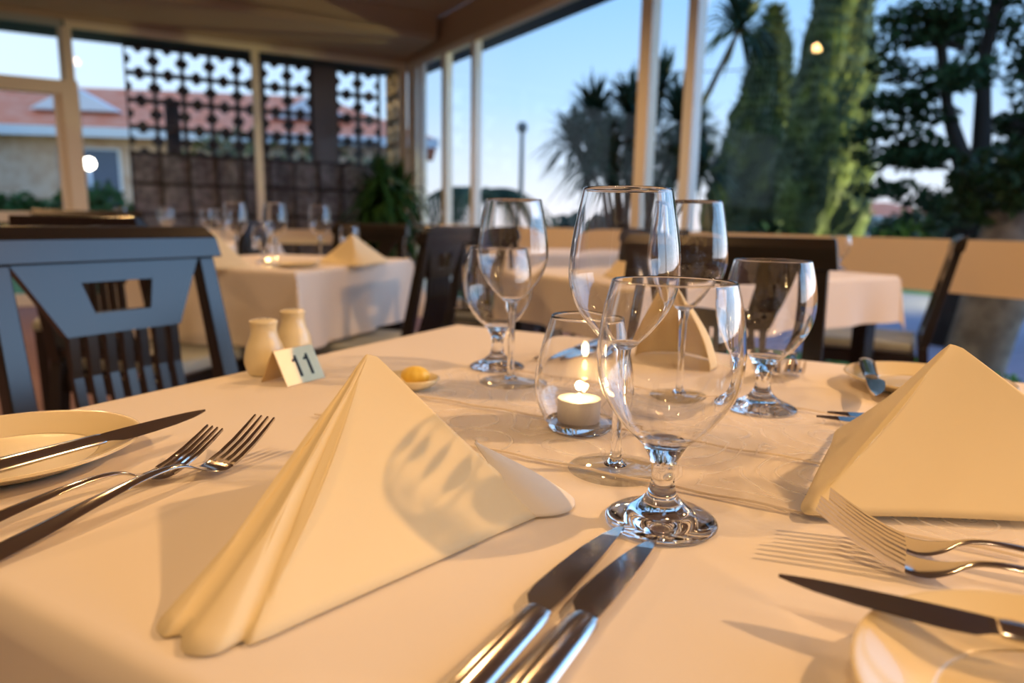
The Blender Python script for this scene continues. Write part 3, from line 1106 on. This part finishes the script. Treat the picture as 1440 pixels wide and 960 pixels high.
# ------------------------------------------------------------------ glassware
def smooth_profile(pts, sub=5):
    out = []
    for i in range(len(pts) - 1):
        p0, p1, p2, p3 = pts[max(i - 1, 0)], pts[i], pts[i + 1], pts[min(i + 2, len(pts) - 1)]
        for k in range(sub):
            t_ = k / sub
            q = []
            for c_ in (0, 1):
                q.append(0.5 * (2 * p1[c_] + (p2[c_] - p0[c_]) * t_ + (2 * p0[c_] - 5 * p1[c_] + 4 * p2[c_] - p3[c_]) * t_ ** 2 + (3 * p1[c_] - p0[c_] - 3 * p2[c_] + p3[c_]) * t_ ** 3))
            out.append((max(0, q[0]), q[1]))
    out.append(pts[-1])
    return out


def shell(prof, th, z_in):
    """outer profile (bottom to rim) and the inner wall back down to the axis at z_in"""
    inner = [(max(0.0005, r_ - th), max(z, z_in)) for r_, z in prof]
    inner = [q for q in inner if q[1] > z_in + 1e-5]
    return [(0, prof[0][1])] + prof + [(prof[-1][0] - th / 2, prof[-1][1] + th * 0.4)] + inner[::-1] + [(0, z_in)]


def make_goblet(label, loc, group):
    t_ = thing('water_goblet', label, 'glass', loc, 0, group)
    bw = smooth_profile([(0.0135, 0.0505), (0.0195, 0.0560), (0.0275, 0.0640), (0.0385, 0.0815), (0.0425, 0.0995), (0.0420, 0.117), (0.0392, 0.134), (0.0357, 0.148)], 14)
    MB().lathe(shell(bw, 0.0015, 0.0545), 192).build('bowl', MT['glass'], t_, smooth=True)
    st = smooth_profile([(0.0335, 0.0015), (0.0338, 0.0030), (0.0290, 0.0058), (0.0200, 0.0092), (0.0140, 0.0135), (0.0096, 0.0180), (0.0078, 0.0235), (0.0070, 0.0290), (0.0078, 0.0385), (0.0105, 0.0450), (0.0134, 0.0503)])
    MB().lathe([(0, 0.0032), (0.012, 0.0028), (0.024, 0.0012), (0.031, 0.0006)] + st + [(0, 0.0503)]).build('foot_and_stem', MT['glass'], t_, smooth=True, angle=60)
    return t_


def make_wine(label, loc, group):
    t_ = thing('wine_glass', label, 'glass', loc, 0, group)
    bw = smooth_profile([(0.0065, 0.0925), (0.0115, 0.0960), (0.0215, 0.1060), (0.0325, 0.1210), (0.0384, 0.1380), (0.0388, 0.1530), (0.0360, 0.1760), (0.0305, 0.2040)], 10)
    MB().lathe(shell(bw, 0.0012, 0.0965), 144).build('bowl', MT['glass'], t_, smooth=True)
    st = smooth_profile([(0.0085, 0.0052), (0.0050, 0.0090), (0.0039, 0.0160), (0.0037, 0.0350), (0.0040, 0.0600), (0.0048, 0.0800), (0.0062, 0.0922)])
    MB().lathe([(0, 0.0052)] + st + [(0, 0.0922)], 32).build('stem', MT['glass'], t_, smooth=True, angle=60)
    MB().lathe([(0, 0.0008), (0.0335, 0.0006), (0.0348, 0.0014), (0.0335, 0.0022), (0.018, 0.0036), (0.0086, 0.0050), (0, 0.0051)], 64).build('foot', MT['foot'], t_, smooth=True, angle=50)
    return t_


GG, GW = 'short stemmed water goblets', 'tall wine glasses'
gob0 = make_goblet('nearest water goblet, short stemmed, at the tips of the two knives', (0.093, 0.394, TOP), GG)
wine0 = make_wine('tallest standing wine glass, right behind the nearest goblet', (0.078, 0.482, TOP), GW)
place_copy(gob0, 'water goblet on the right of the glasses, before the two distant forks', (0.250, 0.662, TOP), 0, GG)
place_copy(gob0, 'leftmost water goblet, half hidden behind a slim wine glass', (-0.018, 0.836, TOP), 0, GG)
place_copy(wine0, 'wine glass behind the nearest goblet on its right, stem seen through its bowl', (0.180, 0.707, TOP), 0, GW)
place_copy(wine0, 'wine glass standing farthest left on the near table, before a goblet', (-0.001, 0.756, TOP), 0, GW)


def on2(x, y):
    """point on the second table from its own centre"""
    a = RZ2
    return (C2[0] + x * math.cos(a) - y * math.sin(a), C2[1] + x * math.sin(a) + y * math.cos(a), TOP)


for x, y, lab in [(-1.055, 2.62, 'blurred wine glass on the second table left of the small black chair back'),
                  (-0.885, 2.56, 'blurred wine glass beside the lit candle on the second table'),
                  (-0.80, 2.85, 'blurred wine glass on the second table between candle and napkin')]:
    place_copy(wine0, lab, (x, y, TOP), 0, GW, 1.14)
place_copy(gob0, 'blurred goblet by the candle on the second table', (-1.00, 2.75, TOP), 0, GG)
place_copy(gob0, 'blurred goblet near the far edge of the second table', (-0.72, 3.02, TOP), 0, GG)
for k, (x, y) in enumerate([(-2.75, 4.85), (-2.50, 4.95), (-2.35, 4.70), (-2.15, 4.85), (-1.98, 4.70)]):
    c = place_copy(wine0, None, (x, y, TOP), 0, 'row of wine glasses on the far left table', 1.14)
    c['label'] = ('leftmost', 'second from left', 'middle', 'second from right', 'rightmost')[k] + ' of the blurred glasses on the far left table'
place_copy(gob0, 'blurred goblet by the window on the right table', (1.42, 3.0, TOP), 0, GG)

# tumbler with the tealight
t = thing('candle_tumbler', 'clear glass tumbler holding a lit tealight beside the front glasses', 'candle holder', (0.062, 0.583, TOP))
tw = smooth_profile([(0.0265, 0.0015), (0.0300, 0.0060), (0.0365, 0.0180), (0.0415, 0.0320), (0.0415, 0.0460), (0.0385, 0.0650), (0.0335, 0.0850), (0.0285, 0.1015)])
inner = [(r_ - 0.0016, z) for r_, z in tw if z > 0.014]
MB().lathe(tw[4:] + [(tw[-1][0] - 0.0008, 0.1021)] + inner[::-1] + [(tw[4][0], tw[4][1])]).build('wall', MT['glass'], t, smooth=True)
MB().lathe([(0, 0.0022), (0.022, 0.0008), (0.0262, 0.0010)] + tw[:4] + [(tw[4][0] - 0.0003, tw[4][1] - 0.0003), (0.0300, 0.0095), (0.0200, 0.0090), (0, 0.0090)]).build('base', MT['glass'], t, smooth=True, angle=50)
t = thing('tealight', 'lit white tealight candle sitting inside the glass tumbler', 'candle', (0.060, 0.583, TOP + 0.0100))
MB().lathe([(0, 0.0), (0.0185, 0.0), (0.0190, 0.0006), (0.0190, 0.0185), (0.0184, 0.0185), (0.0182, 0.0140), (0, 0.0140)], 40).build('cup', MT['cup'], t, smooth=True, angle=40)
MB().lathe([(0, 0.0145), (0.0178, 0.0145), (0.0181, 0.0186), (0.010, 0.0181), (0, 0.0178)], 40).build('wax', MT['wax'], t, smooth=True, angle=50)
MB().tube([(0, 0, 0.0175), (0.0004, 0, 0.0197)], 0.0006, 6).build('wick', MT['wick'], t)
MB().lathe([(0, 0.0184), (0.0022, 0.0190), (0.0027, 0.0199), (0.0015, 0.0216), (0, 0.0230)], 16).build('flame', MT['flame'], t, smooth=True)


def flame_light(loc, p):
    d = bpy.data.lights.new('candle_light', 'POINT')
    d.energy, d.color, d.shadow_soft_size = p, (1.0, 0.68, 0.30), 0.004
    o = bpy.data.objects.new('candle_light', d)
    o.location = loc
    COL.objects.link(o)


flame_light((0.060, 0.583, TOP + 0.0400), 0.16)
tl = bpy.data.objects['tealight']
place_copy(tl, 'lit tealight glowing among the blurred glasses of the second table', (-0.93, 2.60, TOP + 0.002))
flame_light((-0.93, 2.60, TOP + 0.030), 0.25)

# ------------------------------------------------------------------ cutlery (local +x points from handle end to tip, tip at the origin)
def strip(bb, secs, sub=5):
    """secs: list of (x, half width, z, thickness), joined into one rounded bar"""
    fine = []
    for i in range(len(secs) - 1):
        p0, p1, p2, p3 = secs[max(i - 1, 0)], secs[i], secs[i + 1], secs[min(i + 2, len(secs) - 1)]
        for k in range(sub):
            t_ = k / sub
            fine.append([0.5 * (2 * p1[c_] + (p2[c_] - p0[c_]) * t_ + (2 * p0[c_] - 5 * p1[c_] + 4 * p2[c_] - p3[c_]) * t_ ** 2 + (3 * p1[c_] - p0[c_] - 3 * p2[c_] + p3[c_]) * t_ ** 3) for c_ in range(4)])
    fine.append(list(secs[-1]))
    n = 16
    o = len(bb.v)
    for x, w_, z, th in fine:
        for k in range(n):
            a_ = 2 * math.pi * k / n
            cz = math.sin(a_)
            bb.v.append((x, w_ * math.cos(a_), z + th * 0.5 + th * 0.5 * (cz if cz > 0 else 0.8 * cz)))
    for i in range(len(fine) - 1):
        for k in range(n):
            p_, q = o + i * n + k, o + i * n + (k + 1) % n
            bb.f.append((p_, q, q + n, p_ + n))
    bb.f.append(tuple(range(o, o + n))[::-1])
    bb.f.append(tuple(range(o + (len(fine) - 1) * n, o + len(fine) * n)))


def make_fork(label, loc, rz, group, s=1.0):
    t_ = thing('fork', label, 'fork', loc, rz, group)
    bb = MB()
    hs = [(-0.205, 0.0045, 0.0010, 0.0018), (-0.203, 0.0080, 0.0010, 0.0024), (-0.195, 0.0094, 0.0015, 0.0030), (-0.170, 0.0088, 0.0045, 0.0032), (-0.140, 0.0070, 0.0090, 0.0032),
          (-0.110, 0.0048, 0.0125, 0.0032), (-0.090, 0.0035, 0.0130, 0.0032), (-0.078, 0.0032, 0.0115, 0.0030), (-0.070, 0.0048, 0.0085, 0.0026)]
    strip(bb, hs)
    bb.build('handle', MT['steel'], t_, smooth=True, angle=70)
    bb = MB()
    hz = [(-0.0702, 0.0047, 0.0086, 0.0025), (-0.064, 0.0085, 0.0055, 0.0020), (-0.057, 0.0112, 0.0032, 0.0018), (-0.050, 0.0121, 0.0026, 0.0017), (-0.0445, 0.0122, 0.0036, 0.0017)]
    strip(bb, hz)
    bb.build('head', MT['steel'], t_, smooth=True, angle=70)
    for k in range(4):
        bb = MB()
        yc = (-0.00985 + 0.00657 * k)
        o = len(bb.v)
        secs = [(-0.0446, 0.00225, 0.0036), (-0.035, 0.0020, 0.0068), (-0.022, 0.0018, 0.0130), (-0.010, 0.0015, 0.0200), (0.0, 0.0008, 0.0265)]
        rings = []
        for x, w_, z in secs:
            conv = 1 - 0.04 * (x + 0.0446) / 0.0446
            rings.append([(x, yc * conv - w_, z), (x, yc * conv + w_, z), (x, yc * conv + w_, z + 0.0018), (x, yc * conv - w_, z + 0.0018)])
        for a_, c_ in zip(rings, rings[1:]):
            bb.hexa(a_ + c_)
        bb.build('tine', MT['steel'], t_)
    t_.scale = (s, s, s)
    return t_


def make_knife(label, loc, rz, group, blade=0.105, tilt=0.0, s=1.0, edge=1, roll=0.0):
    t_ = thing('knife', label, 'knife', loc, rz, group)
    bb = MB()
    n = 12
    path = [(-blade - 0.112, 0.0040), (-blade - 0.110, 0.0072), (-blade - 0.095, 0.0098), (-blade - 0.060, 0.0090), (-blade - 0.020, 0.0078), (-blade - 0.004, 0.0078), (-blade, 0.0070)]
    rows = []
    for x, w_ in path:
        rows.append([(x, w_ * math.cos(2 * math.pi * k / n), 0.0046 + 0.0042 * (w_ / 0.0098) * math.sin(2 * math.pi * k / n)) for k in range(n + 1)])
    bb.grid(rows)
    o = len(bb.v)
    bb.add(rows[0][:-1], [tuple(range(n))])
    bb.add(rows[-1][:-1], [tuple(range(n))[::-1]])
    bb.build('handle', MT['steel'], t_, smooth=True, angle=60)
    bb = MB()
    prof = [(-blade + 0.0005, -0.0058, 0.0060), (-blade + 0.004, -0.0060, 0.0070), (-blade + 0.010, -0.0063, 0.0110), (-blade + 0.020, -0.0065, 0.0120), (-blade * 0.60, -0.0066, 0.0110), (-blade * 0.38, -0.0062, 0.0088), (-blade * 0.18, -0.0052, 0.0050), (-blade * 0.06, -0.0036, 0.0010), (0.0, -0.0024, -0.0016)]
    prev = None
    rings = []
    for x, lo, hi in prof:
        lo_, hi_ = lo * edge, hi * edge
        rings.append([(x, lo_, 0.0036), (x, hi_, 0.0044), (x, lo_, 0.0058)])
    for a_, c_ in zip(rings, rings[1:]):
        q = len(bb.v)
        bb.v += a_ + c_
        bb.f += [(q, q + 1, q + 4, q + 3), (q + 1, q + 2, q + 5, q + 4), (q + 2, q, q + 3, q + 5)]
    bb.add(rings[0], [(0, 2, 1)])
    bb.add(rings[-1], [(0, 1, 2)])
    bb.build('blade', MT['steel'], t_, smooth=True, angle=25)
    t_.rotation_euler = (roll, tilt, rz)
    t_.scale = (s, s, s)
    return t_


def ang(dx, dy):
    return math.atan2(dy, dx)


GF, GK = 'table forks', 'table knives'
make_fork('front fork of the left pair, its tines farthest right', (-0.190, 0.509, TOP + 0.001), R(90 - 24), GF)
make_fork('rear fork of the left pair, next to the bread plate', (-0.219, 0.487, TOP + 0.001), R(90 - 31), GF, 0.92)
make_fork('front fork of the right pair, nearest the bottom right plate', (0.173, 0.361, TOP + 0.001), ang(-0.84, 0.50), GF)
make_fork('rear fork of the right pair, before the right napkin', (0.188, 0.380, TOP + 0.001), ang(-0.90, 0.45), GF, 0.92)
make_fork('left fork of the distant pair behind the right goblet', (0.300, 0.775, TOP + 0.001), R(270 - 20), GF)
make_fork('right fork of the distant pair behind the right goblet', (0.330, 0.775, TOP + 0.001), R(270 - 20), GF)
make_knife('left knife of the front pair, below the nearest goblet', (0.067, 0.380, TOP + 0.001), ang(0.491, 0.871), GK, 0.108)
make_knife('right knife of the front pair, below the nearest goblet', (0.083, 0.364, TOP + 0.001), ang(0.50, 0.866), GK, 0.098, s=0.98)
make_knife('butter knife lying across the left bread plate', (-0.252, 0.546, TOP + 0.0170), ang(0.518, 0.856), GK, 0.089, R(-0.5), 0.95, edge=-1, roll=R(9))
make_knife('butter knife lying across the bottom right bread plate', (0.124, 0.290, TOP + 0.0170), ang(-0.91, 0.415), GK, 0.089, R(-0.5), 0.95, edge=1)
make_knife('butter knife with blue glinting handle on the plate behind the right napkin', (0.353, 0.640, TOP + 0.0170), ang(-0.41, -0.912), GK, 0.095, R(-0.5))
make_knife('front knife tip poking left from under the right napkin', (0.286, 0.617, TOP + 0.001), ang(-0.97, 0.24), GK, 0.105)
make_knife('rear knife tip poking left from behind the right napkin', (0.303, 0.632, TOP + 0.001), ang(-0.97, 0.22), GK, 0.105)
make_knife('left knife of the distant pair behind the tumbler', (0.030, 0.868, TOP + 0.001), ang(-0.58, -0.81), GK, 0.105)
make_knife('right knife of the distant pair behind the tumbler', (0.058, 0.868, TOP + 0.001), ang(-0.58, -0.81), GK, 0.105)

# ------------------------------------------------------------------ plates, cruets, number stand, butter
def make_plate(label, loc, group):
    t_ = MB().lathe(smooth_profile([(0.0, 0.0022), (0.045, 0.0020), (0.050, 0.0008), (0.055, 0.0020), (0.070, 0.0085), (0.0835, 0.0138), (0.0845, 0.0152), (0.0830, 0.0162), (0.070, 0.0112), (0.056, 0.0058), (0.050, 0.0050), (0.0, 0.0046)], 4), 96).build('bread_plate', MT['porcelain'], loc=loc, smooth=True)
    return tag(t_, label, 'plate', group)


pl0 = make_plate('cream bread plate at the left edge of the near table', (-0.362, 0.472, TOP + 0.001), 'cream bread plates')
place_copy(pl0, 'cream bread plate in the bottom right corner, under a butter knife', (0.211, 0.206, TOP + 0.001), 0, 'cream bread plates')
place_copy(pl0, 'cream bread plate half hidden behind the right napkin', (0.468, 0.752, TOP + 0.001), 0, 'cream bread plates')
place_copy(pl0, 'bread plate at the near edge of the second table, left of its right napkin', (-0.80, 2.545, TOP + 0.001), 0, 'cream bread plates')


def make_cruet(label, loc, holes, sc):
    t_ = thing('cruet', label, 'shaker', loc, 0, 'ivory china shakers')
    pf = smooth_profile([(0.0, 0.0006), (0.0150, 0.0006), (0.0190, 0.0030), (0.0225, 0.0120), (0.0230, 0.0200), (0.0205, 0.0330), (0.0165, 0.0430), (0.0145, 0.0520), (0.0150, 0.0580), (0.0160, 0.0610), (0.0150, 0.0636), (0.0080, 0.0655), (0.0, 0.0660)], 4)
    MB().lathe(pf, 48).build('body', MT['china'], t_, smooth=True)
    for k in range(holes):
        a = 2 * math.pi * k / holes
        MB().lathe([(0, 0.0), (0.0010, 0.0), (0.0010, 0.0006), (0, 0.0006)], 8, (0.005 * math.cos(a), 0.005 * math.sin(a), 0.0655)).build('hole', MT['black'], t_)
    t_.scale = (sc,) * 3
    return t_


make_cruet('left ivory china shaker behind the number stand', (-0.287, 0.778, TOP), 3, 1.0)
make_cruet('right ivory china shaker behind the number stand', (-0.282, 0.868, TOP), 5, 1.0)

# folded steel number stand
nf, nfr, nb = Vector((-0.241, 0.715, 0)), Vector((-0.214, 0.764, 0)), Vector((-0.273, 0.739, 0))
ax = (nfr - nf).normalized()
ay = Vector((-ax.y, ax.x, 0))
t = thing('table_number_stand', 'small folded steel table number stand reading 11 before the shakers', 'table number', (nf.x, nf.y, TOP + 0.0008), math.atan2(ax.y, ax.x))
wd, dp, ht = 0.056, 0.040, 0.036
b = MB()
b.add([(0, 0, 0), (wd, 0, 0), (wd, dp / 2 - 0.0008, ht), (0, dp / 2 - 0.0008, ht)], [(0, 1, 2, 3)])
b.build('front_plate', MT['brushed'], t, solid=0.0010)
b = MB()
b.add([(0, dp, 0), (wd, dp, 0), (wd, dp / 2 + 0.0008, ht), (0, dp / 2 + 0.0008, ht)], [(3, 2, 1, 0)])
b.build('back_plate', MT['brushed'], t, solid=0.0010)
b = MB()
b.tube([(0, dp / 2, ht), (wd, dp / 2, ht)], 0.0012, 8)
b.build('fold', MT['brushed'], t, smooth=True, angle=50)
nrm = Vector((0, -ht, dp / 2)).normalized()
upv = Vector((0, dp / 2, ht)).normalized()
for k in range(2):
    x0 = 0.0185 + 0.0165 * k
    b = MB()
    poly = [(x0 + 0.0045, 0.0075), (x0 + 0.0082, 0.0075), (x0 + 0.0082, 0.0325), (x0 + 0.0052, 0.0325), (x0 + 0.0040, 0.0292), (x0 + 0.0005, 0.0280), (x0 + 0.0005, 0.0252), (x0 + 0.0045, 0.0258)]
    b.prism(poly, 0.0006, 0.0011, lambda a, c_, d: tuple(Vector((a, 0, 0)) + upv * c_ + nrm * d))
    b.build('digit', MT['black'], t)

t = thing('butter_dish', 'small oval cream butter dish partly hidden by the left napkin', 'dish', (-0.112, 0.722, TOP), R(-20))
b = MB().lathe([(0, 0.0010), (0.022, 0.0010), (0.030, 0.0060), (0.0355, 0.0125), (0.0345, 0.0135), (0.028, 0.0075), (0.020, 0.0040), (0, 0.0035)], 48)
b.v = [(x * 1.0, y * 0.82, z) for x, y, z in b.v]
b.build('bowl', MT['porcelain'], t, smooth=True)
bt = MB()
rows = []
for i in range(13):
    th_ = math.pi * i / 12
    row = []
    for k in range(25):
        a = 2 * math.pi * k / 24
        rr = 0.0125 * math.sin(th_) * (1 + 0.10 * math.cos(8 * a))
        row.append((rr * math.cos(a) * 1.15, rr * math.sin(a), 0.0145 - 0.0100 * math.cos(th_)))
    rows.append(row)
bt.grid(rows)
tag(bt.build('butter_curl', MT['butter'], loc=(-0.104, 0.722, TOP + 0.0002), smooth=True), 'ridged yellow butter curl in the small oval dish', 'butter')

# ------------------------------------------------------------------ napkins
def crv(pts, sub=6):
    return smooth_profile3(pts, sub)


def smooth_profile3(pts, sub):
    out = []
    for i in range(len(pts) - 1):
        p0, p1, p2, p3 = pts[max(i - 1, 0)], pts[i], pts[i + 1], pts[min(i + 2, len(pts) - 1)]
        for k in range(sub):
            t_ = k / sub
            out.append(tuple(0.5 * (2 * p1[c_] + (p2[c_] - p0[c_]) * t_ + (2 * p0[c_] - 5 * p1[c_] + 4 * p2[c_] - p3[c_]) * t_ ** 2 + (3 * p1[c_] - p0[c_] - 3 * p2[c_] + p3[c_]) * t_ ** 3) for c_ in (0, 1)))
    out.append(tuple(pts[-1]))
    return out


def cone_sheet(base, apex, tip=0.05, bulge=0.006, rows=22, z0=0.0012, sub=6):
    """napkin sheet: base outline on the table gathered up to the apex"""
    pts = smooth_profile3(base, sub)
    cx_ = sum(p_[0] for p_ in pts) / len(pts)
    cy_ = sum(p_[1] for p_ in pts) / len(pts)
    g = []
    for i in range(rows + 1):
        f = i / rows
        k = 1 - f * (1 - tip)
        row = []
        for j, (x, y) in enumerate(pts):
            q0, q1 = pts[max(j - 1, 0)], pts[min(j + 1, len(pts) - 1)]
            nx, ny = q1[1] - q0[1], -(q1[0] - q0[0])
            ln = math.hypot(nx, ny) or 1
            bl = bulge * math.sin(math.pi * min(1, f * 1.05)) * (1 - 0.4 * f)
            gx, gy = apex[0] + (x - cx_) * tip, apex[1] + (y - cy_) * tip
            row.append((x * (1 - f) + gx * f + nx / ln * bl, y * (1 - f) + gy * f + ny / ln * bl, z0 + (apex[2] - z0) * f ** 0.985))
        g.append(row)
    top = [sum(p_[c_] for p_ in g[-1]) / len(g[-1]) for c_ in range(3)]
    g.append([tuple(top[c_] * 0.6 + p_[c_] * 0.4 + (0.0016 if c_ == 2 else 0) for c_ in range(3)) for p_ in g[-1]])
    g.append([(top[0], top[1], top[2] + 0.0021)] * len(pts))
    return g


def napkin(label, base, apex, flaps=(), group='folded cream napkins', bulge=0.006, tip=0.04, lift=0.0006):
    t_ = thing('folded_napkin', label, 'napkin', (0, 0, TOP), 0, group)
    bb = MB()
    bb.grid(cone_sheet(base, apex, tip, bulge))
    bb.build('outer_fold', MT['napkin'], t_, smooth=True, solid=0.0012, angle=33)
    for fb, fa in flaps:
        bb = MB()
        bb.grid(cone_sheet(fb, fa, 0.04, 0.003))
        bb.build('inner_fold', MT['napkin_w'], t_, smooth=True, solid=0.0010)
    # bring the origin under the napkin
    cx_ = sum(p_[0] for p_ in base) / len(base)
    cy_ = sum(p_[1] for p_ in base) / len(base)
    for ch in t_.children:
        ch.data.transform(Matrix.Translation((-cx_, -cy_, 0)))
    t_.location = (cx_, cy_, TOP + lift)
    return t_


napkin('large folded napkin pyramid in the left foreground',
       [(0.022, 0.400), (-0.010, 0.367), (-0.050, 0.324), (-0.085, 0.287), (-0.107, 0.2635), (-0.113, 0.2650), (-0.121, 0.2555), (-0.134, 0.2565), (-0.1405, 0.2680),
        (-0.148, 0.2670), (-0.154, 0.2750), (-0.154, 0.292), (-0.140, 0.350), (-0.118, 0.430), (-0.105, 0.500)],
       (-0.088, 0.408, 0.0960),
       [([(0.012, 0.394), (0.030, 0.398), (0.041, 0.410), (0.040, 0.430), (0.020, 0.445)], (-0.022, 0.418, 0.040))], bulge=0.007)
napkin('large folded napkin pyramid in the right foreground',
       [(0.420, 0.386), (0.340, 0.392), (0.260, 0.397), (0.208, 0.397), (0.188, 0.397), (0.183, 0.401), (0.187, 0.412), (0.200, 0.433), (0.228, 0.480), (0.262, 0.535), (0.285, 0.575), (0.310, 0.600)],
       (0.305, 0.468, 0.0950),
       [([(0.425, 0.396), (0.400, 0.420), (0.375, 0.460), (0.360, 0.510)], (0.311, 0.474, 0.0915))], bulge=0.006, lift=0.0042)
napkin('folded napkin seen through the front goblet, opening towards the camera',
       [(0.256, 0.828), (0.279, 0.860), (0.275, 0.908), (0.251, 0.953), (0.244, 0.960), (0.235, 0.957), (0.205, 0.956), (0.178, 0.944), (0.160, 0.922)], (0.212, 0.905, 0.099), bulge=0.010, tip=0.10)
napkin('blurred napkin pyramid at the right of the second table', [(-0.535, 2.98), (-0.56, 2.80), (-0.60, 2.66), (-0.70, 2.72), (-0.80, 2.80)], (-0.655, 2.80, 0.115))
napkin('blurred napkin at the left of the second table beside the near chair', [(-0.93, 2.44), (-1.02, 2.38), (-1.10, 2.36), (-1.15, 2.44), (-1.18, 2.56)], (-1.075, 2.46, 0.125))
napkin('blurred napkin at the left end of the right window table', [(0.52, 2.42), (0.44, 2.28), (0.36, 2.20), (0.32, 2.30), (0.30, 2.42)], (0.41, 2.34, 0.11))

# light focused through the glasses on to the cloth
for o in scene.objects:
    if o.type == 'MESH' and o.data.materials:
        mn = o.data.materials[0].name
        if mn == 'clear_glass' and o.matrix_world.translation.y < 2 and (not o.parent or o.parent.location.y < 1.5):
            o.cycles.is_caustics_caster = True
        elif mn in ('white_tablecloth', 'cream_napkin', 'organza'):
            o.cycles.is_caustics_receiver = True
